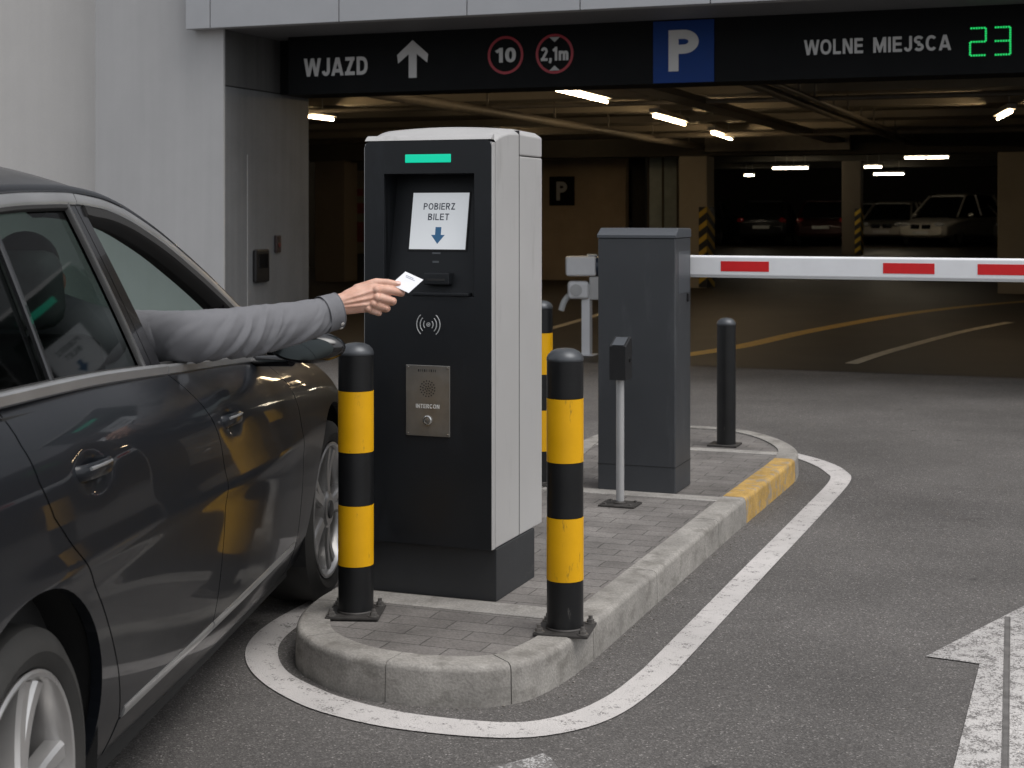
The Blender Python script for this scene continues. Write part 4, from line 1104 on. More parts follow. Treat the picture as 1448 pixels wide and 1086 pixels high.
# cut the shell front open is not needed: the pocket back stays in front of a recessed shell
slope = math.atan2(.085, NT - NB_)
def NM(a, z, d=0.0):
    """matrix on the sloped niche back"""
    return Matrix.Translation((a, nd(z), zt(z))) @ Matrix.Rotation(-slope, 4, 'X') @ upright(0, -d, 0)
sc_a, sc_z = -.2335, 1.418
bm = bmesh.new(); prism(bm, [(-.112, -.106), (.112, -.106), (.112, .106), (-.112, .106)], .0005, .004, NM(sc_a, sc_z), .001); part('screen_bezel', bm, M['seam'], tm)
bm = bmesh.new(); prism(bm, [(-.107, -.101), (.107, -.101), (.107, .101), (-.107, .101)], .004, .006, NM(sc_a, sc_z)); scr = part('screen', bm, M['screen'], tm)
for txt, w, h, dz in (('POBIERZ', .120, .0235, .052), ('BILET', .080, .0235, .0145)):
    bm = text_bm(txt, w, h, .0006, .155, .17); bmesh.ops.transform(bm, matrix=NM(sc_a, sc_z, .0062) @ Matrix.Translation((-.003, dz, 0)), verts=bm.verts[:]); part('lettering', bm, M['screen_ink'], scr)
bm = bmesh.new(); prism(bm, [(-.011, -.022), (-.011, -.05), (-.026, -.05), (0, -.082), (.026, -.05), (.011, -.05), (.011, -.022)], 0, .0006, NM(sc_a, sc_z, .0062)); part('arrow', bm, M['screen_blue'], scr)
# small labels, slot and shelf
bm = bmesh.new(); prism(bm, [(-.016, -.003), (.016, -.003), (.016, .003), (-.016, .003)], 0, .001, NM(-.236, 1.306, .0005)); part('small_label', bm, M['cabinet_lid'], tm)
bm = bmesh.new(); prism(bm, [(-.012, -.0035), (.012, -.0035), (.012, .0035), (-.012, .0035)], 0, .001, NM(-.236, 1.276, .0005)); part('small_label', bm, M['cabinet_lid'], tm)
bm = bmesh.new(); box(bm, -.262, -.165, -.028, nd(1.205) + .01, zt(1.198), zt(1.240), .006); part('slot_mouth', bm, M['term_front'], tm)
bm = bmesh.new(); box(bm, -.248, -.180, -.0295, -.0275, zt(1.212), zt(1.220)); part('slot', bm, M['engrave'], tm)
bm = bmesh.new(); box(bm, -.30, -.09, -.036, nd(1.165), zt(1.160), zt(1.172), .003); part('shelf', bm, M['term_front'], tm)
# light bar
bm = bmesh.new(); box(bm, -.33, -.157, -.0325, -.028, zt(1.622), zt(1.651), .0055, 3); part('light_bar', bm, M['led_bar'], tm)
# contactless symbol
bm = bmesh.new()
cx, cz = -.2415, 1.060
for sg_ in (-1, 1):
    for rr, hh in ((.018, .55), (.031, .62), (.044, .66)):
        pts = [(cx + sg_ * rr * math.cos(u_ * hh / 8 * 1.3), -.0312, zt(cz) + rr * math.sin(u_ * hh / 8 * 1.3)) for u_ in range(-8, 9)]
        tube(bm, pts, .0018, 6)
lathe(bm, [(.0075, 0), (.0075, .001), (.005, .001), (.005, 0)], 20, upright(cx, -.0305, zt(cz)))
lathe(bm, [(.003, 0), (.003, .001), (0, .001)], 12, upright(cx, -.0305, zt(cz)))
part('contactless_symbol', bm, M['icon'], tm)
# intercom plate
bm = bmesh.new(); box(bm, -.326, -.159, -.0345, -.0305, zt(.673), zt(.919), .0045, 3); ip = part('intercom_plate', bm, M['steel'], tm)
bm = bmesh.new()
for rr, n_ in ((0, 1), (.009, 6), (.018, 12), (.027, 16)):
    for k in range(n_):
        th = 2 * math.pi * k / n_ + rr * 20
        lathe(bm, [(.0026, 0), (.0026, .0006), (0, .0006)], 10, upright(-.2425 + rr * math.cos(th), -.0345, zt(.838) + rr * math.sin(th)))
part('speaker_hole', bm, M['engrave'], ip)
bm = text_bm('INTERCON', .089, .0145, .0006, .17, .16); bmesh.ops.transform(bm, matrix=upright(-.2425, -.0346, zt(.777)), verts=bm.verts[:]); part('lettering', bm, M['plate_text'], ip)
bm = bmesh.new()
for k, x in enumerate((-.034, -.026, -.019, -.011, -.003, .006, .014, .023, .03)):
    w = .0012 if k % 3 else .0024
    box(bm, -.2425 + x - w, -.2425 + x + w, -.0350, -.0346, zt(.896), zt(.905))
part('engraved_mark', bm, M['engrave'], ip)
bm = bmesh.new(); lathe(bm, [(.0165, 0), (.0165, .004), (.013, .006), (.0125, .003)], 28, upright(-.2425, -.0345, zt(.729))); part('button_ring', bm, M['steel_bright'], ip)
bm = bmesh.new(); lathe(bm, [(.0122, 0), (.0122, .003), (.009, .0045), (0, .0048)], 24, upright(-.2425, -.0345, zt(.729))); part('button', bm, M['steel'], ip)
for sx in (-.318, -.167):
    for sz in (.681, .911):
        bm = bmesh.new(); lathe(bm, [(.0035, 0), (.003, .0016), (0, .002)], 10, upright(sx, -.0345, zt(sz))); part('screw', bm, M['steel_bright'], ip)
bm = bmesh.new(); box(bm, -.473, 0, 0, .385, 0, zt(.2925), .003); part('plinth', bm, M['term_plinth'], tm)

# ================================================================== BOLLARDS
def bollard_proto(label, a, b):
    t = thing('striped_bollard', label, 'bollard', isl(a, b, .1165), ROT + R(8), 'black and yellow bollards on the island')
    r = .0585; h = .885
    for z0, z1, m, nm in ((.008, .165, 'bol_black', 'black_band'), (.165, .365, 'bol_yellow', 'yellow_band'), (.365, .540, 'bol_black', 'black_band'), (.540, .742, 'bol_yellow', 'yellow_band'), (.742, h - .025, 'bol_black', 'black_band')):
        bm = bmesh.new(); rr = r + (.0007 if m == 'bol_yellow' else 0)
        lathe(bm, [(rr - .004, z0), (rr, z0 + .0008), (rr, z1 - .0008), (rr - .004, z1)], 48); part(nm, bm, M[m], t)
    bm = bmesh.new(); lathe(bm, [(r, h - .025), (r + .0012, h - .022), (r + .0012, h - .016), (r - .003, h - .006), (r - .014, h + .006), (r - .030, h + .013), (0, h + .017)], 48); part('cap', bm, M['bol_cap'], t)
    bm = bmesh.new(); box(bm, -.088, .088, -.088, .088, 0, .010, .003)
    lathe(bm, [(r + .004, .0095), (r + .004, .013), (r + .001, .017)], 40)
    part('base_plate', bm, M['base_plate'], t)
    for sx in (-1, 1):
        for sy in (-1, 1):
            bm = bmesh.new(); lathe(bm, [(.018, .0105), (.018, .013), (.012, .0135)], 16, Matrix.Translation((sx * .070, sy * .070, 0)))
            lathe(bm, [(.012, .013), (.012, .023), (.007, .024), (.007, .034), (0, .035)], 6, Matrix.Translation((sx * .070, sy * .070, 0)))
            part('anchor_bolt', bm, M['bolt'], t)
    return t
bp = bollard_proto('striped bollard at the right front corner of the island, before the machine', .341, -.272)
c = copy_tree(bp, 'striped bollard between the dark car and the ticket machine', isl(-.376, -.321, .1165)); c.rotation_euler[2] += R(9)
copy_tree(bp, 'striped bollard mostly hidden behind the ticket machine', isl(-.622, 2.193, .1165))
t = thing('black_bollard', 'plain black bollard at the far end of the island', 'bollard', isl(-.051, 3.755, .113), ROT)
bm = bmesh.new(); lathe(bm, [(.054, .008), (.054, .695)], 40); part('post', bm, M['bol_black'], t)
bm = bmesh.new(); lathe(bm, [(.054, .69), (.0555, .694), (.0555, .70), (.050, .714), (.032, .728), (0, .734)], 40); part('cap', bm, M['bol_cap'], t)
bm = bmesh.new(); box(bm, -.095, .075, -.08, .08, 0, .010, .003); part('base_plate', bm, M['base_plate'], t)

# sensor post
t = thing('sensor_post', 'slim grey post with a black reader head in front of the barrier cabinet', 'card reader', isl(-.104, 1.82, .1125), ROT)
bm = bmesh.new(); box(bm, -.085, .085, -.07, .07, 0, .009, .003); lathe(bm, [(.03, .009), (.03, .014), (.02, .02)], 24)
part('base_plate', bm, M['base_plate'], t)
bm = bmesh.new(); tube(bm, [(0, 0, .012), (0, 0, .60)], .0185, 24); part('post', bm, M['pole_grey'], t)
bm = bmesh.new()
for sx in (-.06, .06):
    for sy in (-.045, .045): lathe(bm, [(.009, .009), (.009, .016), (0, .017)], 6, Matrix.Translation((sx, sy, 0)))
part('anchor_bolt', bm, M['bolt'], t)
bm = bmesh.new()
prism(bm, [(-.05, .575), (.05, .575), (.05, .755), (.038, .768), (-.05, .728)], -.036, .042, Matrix(((0, 0, 1, 0), (1, 0, 0, 0), (0, 1, 0, 0), (0, 0, 0, 1))), .004)
part('reader_head', bm, M['black_plastic'], t)
bm = bmesh.new(); lathe(bm, [(.012, 0), (.012, .004), (0, .005)], 16, Matrix.Translation((.0425, .01, .665)) @ Matrix.Rotation(R(90), 4, 'Y')); part('lens', bm, M['trim_black'], t)
bm = bmesh.new(); prism(bm, [(-.045, -.028), (.03, -.028), (.03, .028), (-.045, .028)], 0, .002, Matrix.Translation((.003, -.006, .751)) @ Matrix.Rotation(R(24.5), 4, 'X') @ Matrix.Rotation(R(90), 4, 'Z')); part('top_plate', bm, M['cabinet_lid'], t)

# ================================================================== BARRIER
bg = thing('barrier_gate', 'grey barrier cabinet with a white and red boom closing the right lane', 'barrier', isl(-.126, 2.31, .1125), ROT)
def bz(bm, a0, a1, b0, b1, z0, z1, bev=0, seg=2): return box(bm, a0 + .126, a1 + .126, b0 - 2.31, b1 - 2.31, z0 - .1125, z1 - .1125, bev, seg)
bm = bmesh.new(); bz(bm, -.318, .066, 2.16, 2.455, .1125, 1.325, .006, 3); cab = part('cabinet', bm, M['cabinet'], bg)
bm = bmesh.new()
prism(bm, [(2.156 - 2.31, 1.327), (2.459 - 2.31, 1.327), (2.459 - 2.31, 1.362), (2.445 - 2.31, 1.372), (2.22 - 2.31, 1.374), (2.156 - 2.31, 1.340)], -.195, .195, Matrix(((0, 0, 1, 0), (1, 0, 0, 0), (0, 1, 0, -.1125), (0, 0, 0, 1))), .004)
part('lid', bm, M['cabinet_lid'], bg)
bm = bmesh.new(); bz(bm, -.312, .060, 2.165, 2.45, 1.3235, 1.3285); part('seam', bm, M['seam'], bg)
bm = bmesh.new(); bz(bm, -.3195, .0675, 2.1585, 2.4565, .238, .2405); part('seam', bm, M['seam'], bg)
bm = bmesh.new(); bz(bm, .0655, .0675, 2.215, 2.43, 1.06, 1.262, .001); part('side_hatch', bm, M['cabinet_lid'], bg)
bm = bmesh.new(); bz(bm, .0665, .078, 2.375, 2.395, 1.015, 1.055, .003); part('lock', bm, M['black_plastic'], bg)
bm = bmesh.new(); lathe(bm, [(0, 0), (.055, 0), (.055, .05), (0, .05)], 24, Matrix.Translation((.07 + .126 - .13, .1465, 1.188 - .1125)) @ Matrix.Rotation(R(-90), 4, 'X')); part('hub', bm, M['black_plastic'], bg)
zb0, zb1 = 1.134, 1.236
bm = bmesh.new(); bz(bm, -.12, 3.1, 2.506, 2.56, zb0, zb1, .012, 3); boom = part('boom', bm, M['boom_white'], bg)
bm = bmesh.new(); bz(bm, -.11, 3.09, 2.5085, 2.5575, zb0 - .006, zb0 + .004, .002); part('edge_profile', bm, M['icon'], boom)
for a0, a1 in ((.205, .443), (.986, 1.222), (1.415, 1.665), (2.1, 2.35), (2.6, 2.85)):
    bm = bmesh.new(); bz(bm, a0, a1, 2.5045, 2.5058, 1.160, 1.2095); part('red_strip', bm, M['boom_red'], boom)

# ================================================================== THE CAR (local frame: x forward from the rear axle, y to the left, z up)
HD = math.atan(.0785)
car = thing('dark_car', 'dark graphite saloon car stopped beside the ticket machine with its driver window open', 'car', (-.896, 2.86, 0), math.pi / 2 - HD)
CY = .92
_zb = pchip([(-1.12, 1.06), (-.6, 1.085), (-.2, 1.084), (.13, 1.076), (.6, 1.062), (1.3, 1.022), (1.8, .993), (2.25, .963), (2.6, .940), (2.9, .910), (3.3, .845), (3.72, .72)])
_zc = pchip([(-.95, 1.09), (-.75, 1.17), (-.5, 1.29), (-.2, 1.393), (.1, 1.443), (.45, 1.472), (.7, 1.482), (.95, 1.485), (1.2, 1.473), (1.35, 1.452), (1.6, 1.385), (1.85, 1.290), (2.05, 1.203), (2.2, 1.130), (2.4, 1.028), (2.56, .952)])
_pr0 = pchip([(.17, -.10), (.215, -.066), (.26, -.042), (.31, -.022), (.40, -.003), (.52, .0105), (.61, .0165), (.685, .0185), (.77, .0125), (.83, .0035), (.885, -.014), (.93, -.043), (.965, -.077), (.985, -.103), (1.0, -.125)])
def _blur(f, lo, hi, n, sg_):
    raw = [f(lo + (hi - lo) * i / n) for i in range(n + 1)]; k = int(3 * sg_ * n / (hi - lo)); ws = [math.exp(-.5 * (j * (hi - lo) / n / sg_) ** 2) for j in range(-k, k + 1)]
    out = []
    for i in range(n + 1):
        a = b = 0
        for j, w_ in zip(range(-k, k + 1), ws):
            q = i + j
            if q < 0: v = 2 * raw[0] - raw[-q]
            elif q > n: v = 2 * raw[n] - raw[2 * n - q]
            else: v = raw[q]
            a += w_ * v; b += w_
        out.append(a / b)
    return out
_PT = _blur(_pr0, .12, 1.0, 880, .022)
def _prof(x):
    u_ = (min(1.0, max(.12, x)) - .12) / .88 * 880; i = min(879, int(u_)); t = u_ - i
    # cubic through the fine table keeps the reflections smooth
    p0, p1, p2, p3 = _PT[max(i - 1, 0)], _PT[i], _PT[i + 1], _PT[min(i + 2, 880)]
    return p1 + .5 * t * (p2 - p0 + t * (2 * p0 - 5 * p1 + 4 * p2 - p3 + t * (3 * (p1 - p2) + p3 - p0)))
def gauss(x, s): return math.exp(-.5 * (x / s) ** 2)
def W(s, z):
    zn = z / _zb(s)
    if s > 2.4: zn = z / (_zb(s) + (.0 if s < 2.4 else 0))
    w = _prof(max(.15, min(1.0, zn)))
    w += (.015 * gauss(s, .36) + .018 * gauss(s - 2.9, .36)) * gauss(z - .52, .19)
    w -= .020 * ((min(3.0, max(-.3, s)) - 1.4) / 1.5) ** 2
    w += .0085 * gauss(z - (.742 - .028 * s), .024) / (1 + math.exp(-(s + .0) * 9)) / (1 + math.exp((s - 2.3) * 9))
    if s > 3.0: w -= .50 * (s - 3.0) ** 2
    if s < -.3: w -= .18 * (s + .3) ** 2
    for hs, hzz in ((.37, .907), (1.455, .866)):
        w -= .015 * math.exp(-(((s - hs) / .070) ** 2 + ((z - hzz + .004) / .034) ** 2))
    return w
def Wg(s, z):
    d = z - _zb(s)
    return -.125 - .36 * d - .09 * d * d
SIDE = {'r': lambda w: -w, 'l': lambda w: 2 * CY + w}
def surf_body(side):
    return lambda s, z: Vector((s, SIDE[side](W(s, z)), z))
def surf_glass(side, off=0.0):
    return lambda s, z: Vector((s, SIDE[side](Wg(s, z) + off), z))

def resample(poly, step):
    out = []
    for a, b in zip(poly, poly[1:] + poly[:1]):
        a = Vector(a); b = Vector(b); n = max(1, int((b - a).length / step + .5))
        for k in range(n): out.append(a.lerp(b, k / n))
    return out
def inside(p, poly):
    c = False; n = len(poly); j = n - 1
    for i in range(n):
        a, b = poly[i], poly[j]
        if (a.y > p.y) != (b.y > p.y) and p.x < (b.x - a.x) * (p.y - a.y) / (b.y - a.y) + a.x: c = not c
        j = i
    return c
def edge_dist(p, poly):
    m = 9
    for a, b in zip(poly, poly[1:] + poly[:1]):
        d = b - a; t = max(0, min(1, (p - a).dot(d) / max(1e-12, d.dot(d)))); m = min(m, (a + d * t - p).length)
    return m
def skin_panel(name, poly, surf, m, parent, thick=.02, step=.03, label=None, flip=1):
    """sheet cut to the outline (s, z), laid on an analytic surface, with turned-in edges and exact normals"""
    pb_ = resample(poly, step)
    xs = [p.x for p in pb_]; ys = [p.y for p in pb_]
    pts = list(pb_); nb = len(pb_)
    x = min(xs) + step * .5; odd = False
    while x < max(xs):
        y = min(ys) + (step * .5 if odd else 0)
        while y < max(ys):
            p = Vector((x, y))
            if inside(p, pb_) and edge_dist(p, pb_) > step * .45: pts.append(p)
            y += step
        x += step * .87; odd = not odd
    vs, _, fs, *_r = delaunay_2d_cdt(pts, [], [list(range(nb))], 1, 1e-6)
    def nrm(p):
        e = .004
        du = surf(p.x + e, p.y) - surf(p.x - e, p.y); dv = surf(p.x, p.y + e) - surf(p.x, p.y - e)
        return du.cross(dv).normalized() * flip
    P3 = [surf(p.x, p.y) for p in vs]; N3 = [nrm(p) for p in vs]
    verts = list(P3); faces = []; 
    for f in fs:
        f = list(f)
        a, b, c = (P3[i] for i in f[:3])
        if (b - a).cross(c - a).dot(N3[f[0]]) < 0: f.reverse()
        faces.append(f)
    cnt = {}
    for f in faces:
        for i in range(len(f)):
            e = (f[i], f[(i + 1) % len(f)]); cnt[frozenset(e)] = cnt.get(frozenset(e), []) + [e]
    bord = [v[0] for v in cnt.values() if len(v) == 1]
    nface = len(faces); back = {}
    for a, b in bord:
        for i in (a, b):
            if i not in back: back[i] = len(verts); verts.append(P3[i] - N3[i] * thick)
    rim = [[b, a, back[a], back[b]] for a, b in bord]
    me = bpy.data.meshes.new(name)
    me.from_pydata([tuple(v) for v in verts], [], faces + rim)
    me.update()
    for p in me.polygons: p.use_smooth = True
    nl = []
    for pi, p in enumerate(me.polygons):
        for vi in p.vertices:
            nl.append(tuple(N3[vi]) if pi < nface else tuple(p.normal))
    me.normals_split_custom_set(nl)
    return part(name, me, m, parent, label)
def strip(bm, line, surf, width, thick, lift=0.0):
    """moulding of rectangular section following a line (s, z) on a surface"""
    L2 = [Vector(p) for p in line]; n = len(L2); t = bmesh.new(); rings = []
    for i, p in enumerate(L2):
        d = (L2[min(i + 1, n - 1)] - L2[max(i - 1, 0)]).normalized(); q = Vector((-d.y, d.x))
        e = .004
        nn = (surf(p.x + e, p.y) - surf(p.x - e, p.y)).cross(surf(p.x, p.y + e) - surf(p.x, p.y - e)).normalized()
        if nn.y * (surf(p.x, p.y).y - CY) < 0: nn = -nn
        A = surf(*(p + q * width / 2)); B = surf(*(p - q * width / 2)); Cc = (A + B) / 2
        rings.append([t.verts.new(v) for v in (A - nn * thick, A + nn * (lift - .001), A.lerp(Cc, .35) + nn * (lift + thick * .35), B.lerp(Cc, .35) + nn * (lift + thick * .35), B + nn * (lift - .001), B - nn * thick)])
    k = 6
    for A, B in zip(rings, rings[1:]):
        for j in range(k): t.faces.new((A[j], A[(j + 1) % k], B[(j + 1) % k], B[j]))
    t.faces.new(rings[0]); t.faces.new(rings[-1][::-1])
    join(bm, t)
def frange(a, b, n): return [a + (b - a) * k / (n - 1) for k in range(n)]
def belt(s0, s1, d=0.0, n=24): return [(s, _zb(s) + d) for s in frange(s0, s1, n)]
def rail(s0, s1, d=0.0, n=30): return [(s, _zc(s) + d) for s in frange(s0, s1, n)]
def arc(cs, cz, r, a0, a1, n=28): return [(cs + r * math.cos(R(a)), cz + r * math.sin(R(a))) for a in frange(a0, a1, n)]

Bgap = [(1.205, .0), (1.222, .97), (1.245, .93), (1.272, .885), (1.292, .83), (1.300, .74), (1.302, .6), (1.302, .315)]
def bline(d): return [(s + d, z if z else _zb(s) - .006) for s, z in Bgap]
Rgap = [(.130, .0), (.092, 1.0), (.088, .93), (.12, .855), (.185, .79), (.275, .705), (.345, .63), (.42, .54), (.49, .45), (.545, .365), (.575, .318)]
def rline(d): return [(s + d, z if z else _zb(s) - .006) for s, z in Rgap]
Fgap = [(2.235, .0), (2.26, .94), (2.285, .88), (2.300, .80), (2.305, .6), (2.315, .45), (2.34, .318)]
def fline(d): return [(s + d, z if z else _zb(s) - .006) for s, z in Fgap]
GAP = .0032
for sd in 'rl':
    sb_ = surf_body(sd); sgl = surf_glass(sd); fl = 1 if sd == 'r' else -1
    vis = sd == 'r'
    st = .019 if vis else .06
    # --- doors
    rdoor = skin_panel('rear_door', rline(GAP)[::-1] + belt(.16, 1.18, -.006, 14) + bline(-GAP), sb_, M['paint'], car, .022, st, flip=fl)
    fdoor = skin_panel('front_door', bline(GAP)[::-1] + belt(1.24, 2.2, -.006, 14) + fline(-GAP), sb_, M['paint'], car, .022, st, flip=fl)
    # --- quarter panel behind the rear door with the arch cut out
    q = [(.56, .215), (.567, .312)] + rline(-GAP)[::-1] + belt(.10, -1.0, -.003, 16) + [(-1.04, .8), (-1.0, .42), (-.46, .25)] + arc(0, .335, .402, 192, -16, 40)[0:] + [(.41, .215)]
    skin_panel('rear_wing', q, sb_, M['paint'], car, .025, st, flip=fl)
    q = [(2.36, .215), (2.345, .312)] + fline(GAP)[::-1] + belt(2.28, 3.72, -.003, 24) + [(3.73, .45), (3.55, .25), (3.36, .25)] + arc(2.9, .335, .402, -12, 196, 40) + [(2.49, .215)]
    skin_panel('front_wing', q, sb_, M['paint'], car, .025, st, flip=fl)
    skin_panel('sill', [(.575, .205), (.582, .3095)] + [(s, .3095) for s in frange(.62, 2.3, 12)] + [(2.335, .3095), (2.35, .205)], sb_, M['paint'], car, .02, st, flip=fl)
    bm = bmesh.new(); strip(bm, [(s, .326) for s in frange(.59, 1.297, 14)], sb_, .026, .006, .003); part('sill_trim', bm, M['chrome'], rdoor)
    bm = bmesh.new(); strip(bm, [(s, .326) for s in frange(1.307, 2.30, 18)], sb_, .026, .006, .003); part('sill_trim', bm, M['chrome'], fdoor)
    # --- mouldings round the glass
    bm = bmesh.new(); strip(bm, belt(-.35, 1.198, .004, 34), lambda s, z: Vector((s, SIDE[sd](-.117), z)) , .030, .012, .004); part('belt_moulding', bm, M['chrome'], rdoor)
    bm = bmesh.new(); strip(bm, belt(1.206, 2.16, .003, 24), lambda s, z: Vector((s, SIDE[sd](-.117), z)), .027, .012, .004); part('belt_moulding', bm, M['chrome'], fdoor)
    bm = bmesh.new(); strip(bm, rail(-.45, 1.015, 0, 40), sgl, .034, .008, .005); part('roof_moulding', bm, M['chrome'], rdoor)
    bm = bmesh.new(); strip(bm, rail(1.021, 2.33, 0, 50), sgl, .030, .008, .005); part('roof_moulding', bm, M['chrome'], fdoor)
    # --- rear side glass
    top = [(s, _zc(s) - .024) for s in frange(.945, .455, 12)]
    g = skin_panel('window', belt(.455, 1.052, .014, 12) + top, surf_glass(sd, -.012), M['glass'] if vis else M['glass_clear'], rdoor, .004, .05, flip=fl)
    top = [(s, _zc(s) - .024) for s in frange(.425, -.28, 14)]
    skin_panel('quarter_window', belt(-.02, .425, .014, 8) + top, surf_glass(sd, -.012), M['glass'] if vis else M['glass_clear'], car, .004, .05, flip=fl)
    bm = bmesh.new(); strip(bm, [(1.058 + (.953 - 1.058) * k / 10, (_zb(1.06) + .012) * (1 - k / 10) + (_zc(.953) - .015) * k / 10) for k in range(11)], sgl, .014, .008, .004); part('window_frame', bm, M['trim_grey'], rdoor)
    bm = bmesh.new(); strip(bm, [(.44, _zb(.44) + .012 + (_zc(.44) - _zb(.44) - .03) * k / 10) for k in range(11)], sgl, .020, .008, .001); part('window_divider', bm, M['trim_black'], rdoor)
    bm = bmesh.new(); strip(bm, rail(-.3, .96, -.020, 30), sgl, .016, .010, .0); part('window_seal', bm, M['rubber'], rdoor)
    bm = bmesh.new(); strip(bm, belt(-.05, 1.06, .018, 24), surf_glass(sd), .009, .010, -.002); part('window_seal', bm, M['rubber'], rdoor)
    # --- centre pillar, two leaves
    zt1, zt2 = _zc(.965) - .016, _zc(1.06) - .016
    skin_panel('pillar_cover', [(1.068, _zb(1.068) + .013), (1.126, _zb(1.126) + .013), (1.012, _zc(1.012) - .015), (.962, zt1)], sgl, M['trim_black'], rdoor, .02, .04, flip=fl)
    skin_panel('pillar_cover', [(1.131, _zb(1.131) + .013), (1.205, _zb(1.2) + .013), (1.075, _zc(1.075) - .040), (1.06, zt2), (1.017, _zc(1.017) - .015)], sgl, M['trim_black'], fdoor, .02, .04, flip=fl)
    # --- C pillar
    q = [(-.03, _zb(-.03) + .013)] + [(-.30, _zc(-.30) - .016)] + [(s, _zc(s) - .014) for s in frange(-.32, -.9, 12)] + [(-.92, _zb(-.9) + .004), (-.4, _zb(-.4) + .013)]
    skin_panel('rear_pillar', q, sgl, M['paint'], car, .02, st + .01, flip=fl)
    # --- front window frame and open window
    fr_line = [(1.07, _zc(1.07) - .030)] + rail(1.12, 2.16, -.032, 30)
    bm = bmesh.new(); strip(bm, fr_line, surf_glass(sd, -.004), .036, .03, 0); part('window_frame', bm, M['rubber'], fdoor)
    skin_panel('mirror_triangle', [(2.10, _zb(2.1) + .012), (2.30, _zb(2.3) + .012), (2.10, _zc(2.10) - .04), (2.05, _zc(2.05) - .04)], sgl, M['trim_black'], fdoor, .02, .04, flip=fl)
    if not vis:
        skin_panel('window', belt(1.215, 2.06, .010, 10) + [(2.05, _zc(2.05) - .05)] + [(s, _zc(s) - .045) for s in frange(1.95, 1.09, 12)], surf_glass(sd, -.014), M['glass_far'], fdoor, .004, .06, flip=fl)
    bm = bmesh.new(); strip(bm, belt(1.21, 2.12, .016, 20), surf_glass(sd, -.012), .014, .014, 0); part('window_seal', bm, M['rubber'], fdoor)
    # --- handles
    for hs, hz_, dr_ in ((.37, .909, rdoor), (1.455, .868, fdoor)):
        def hp(s, z, out): v = sb_(s, z); e = Vector((0, -1 if vis else 1, 0)); return v + e * out
        wb = W(hs, hz_ + .05)
        y_ = lambda off: SIDE[sd](wb + off)
        bm = bmesh.new()
        line = [(hs - .100, y_(-.016), hz_ + .001), (hs - .088, y_(.016), hz_ + .003), (hs - .05, y_(.031), hz_ + .004), (hs, y_(.034), hz_ + .003), (hs + .06, y_(.029), hz_), (hs + .095, y_(.012), hz_ - .003), (hs + .105, y_(-.016), hz_ - .004)]
        tube(bm, catmull(line, .01), .0165, 14, squash=(.62, 1.05))
        part('door_handle', bm, M['paint'], dr_)
        bm = bmesh.new()
        line = [(hs - .07, y_(.0375), hz_ + .012), (hs, y_(.0405), hz_ + .011), (hs + .06, y_(.0355), hz_ + .009)]
        tube(bm, catmull(line, .01), .004, 8); part('handle_trim', bm, M['chrome'], dr_)

# --- roof
def grid(name, f, nu, nv, m, parent, thick=0.0):
    bm = bmesh.new()
    rows = [[bm.verts.new(f(i / nu, j / nv)) for j in range(nv + 1)] for i in range(nu + 1)]
    for i in range(nu):
        for j in range(nv): bm.faces.new((rows[i][j], rows[i][j + 1], rows[i + 1][j + 1], rows[i + 1][j]))
    if thick:
        bmesh.ops.recalc_face_normals(bm, faces=bm.faces[:])
        bmesh.ops.solidify(bm, geom=bm.faces[:], thickness=thick)
    return part(name, bm, m, parent, ang=50)
def roof_f(i, j):
    s = -.22 + 1.60 * i; p = 2 * j - 1
    hw = CY + Wg(s, _zc(s)) + .004
    cr = .110 * (1 - abs(p) ** 2.4) * (1 - .25 * abs(2 * i - 1) ** 3)
    s2 = s + (.20 * (1 - p * p) if i > .5 else 0) * ((i - .5) * 2) - (.12 * (1 - p * p) * (1 - 2 * i) if i < .5 else 0)
    return (s2, CY + hw * p, _zc(s) + .016 + cr)
grid('roof', roof_f, 34, 36, M['paint'], car)
def shield_f(i, j):
    s = 1.375 + 1.16 * i; p = (2 * j - 1)
    hw = CY + Wg(s, _zc(s)) - .025
    sq = 1 - p * p
    return (s + .205 * sq + .05 * sq * i, CY + hw * p, _zc(s) + .012 + .066 * sq * (1 - i) + .02 * sq)
grid('windscreen', shield_f, 20, 24, M['glass_clear'], car)
def rear_f(i, j):
    s = -.23 - .62 * i; p = (2 * j - 1)
    hw = CY + Wg(s, _zc(s)) - .02
    sq = 1 - p * p
    return (s - .12 * sq, CY + hw * p, _zc(s) + .014 + .066 * sq * (1 - i) + .01 * sq)
grid('rear_window', rear_f, 12, 16, M['glass'], car)
for sd in 'rl':
    bm = bmesh.new()
    tube(bm, [(s, SIDE[sd](Wg(s, _zc(s)) - .026), _zc(s) + .0125) for s in frange(-.5, 2.58, 80)], .0235, 14)
    part('windscreen_pillar', bm, M['paint'], car)
    bm = bmesh.new()
    tube(bm, [(s, SIDE[sd](Wg(s, _zc(s)) - .05), _zc(s) - .02) for s in frange(.9, 2.5, 40)], .03, 10)
    part('pillar_lining', bm, M['interior'], car)
def hood_f(i, j):
    s = 2.46 + 1.27 * i; p = (2 * j - 1)
    hw = CY + W(min(s, 3.72), _zb(s)) - .002
    return (s + (.10 * (1 - p * p) if i > .6 else 0) * (i - .6) * 2.5, CY + hw * p, _zb(s) - .001 + .060 * (1 - abs(p) ** 2.6) * (1 - .3 * i))
grid('bonnet', hood_f, 24, 24, M['paint'], car)
def boot_f(i, j):
    s = -.78 - .34 * i; p = 2 * j - 1
    hw = CY + W(max(s, -1.0), _zb(s)) - .002
    return (s, CY + hw * p, _zb(s) + .004 + .02 * (1 - p * p))
grid('boot_lid', boot_f, 6, 12, M['paint'], car)
bm = bmesh.new(); box(bm, -1.16, -1.0, .10, 2 * CY - .10, .30, 1.06, .07, 4); part('rear_bumper', bm, M['paint'], car)
bm = bmesh.new(); box(bm, 3.50, 3.83, .16, 2 * CY - .16, .24, .70, .10, 4); part('front_bumper', bm, M['paint'], car)
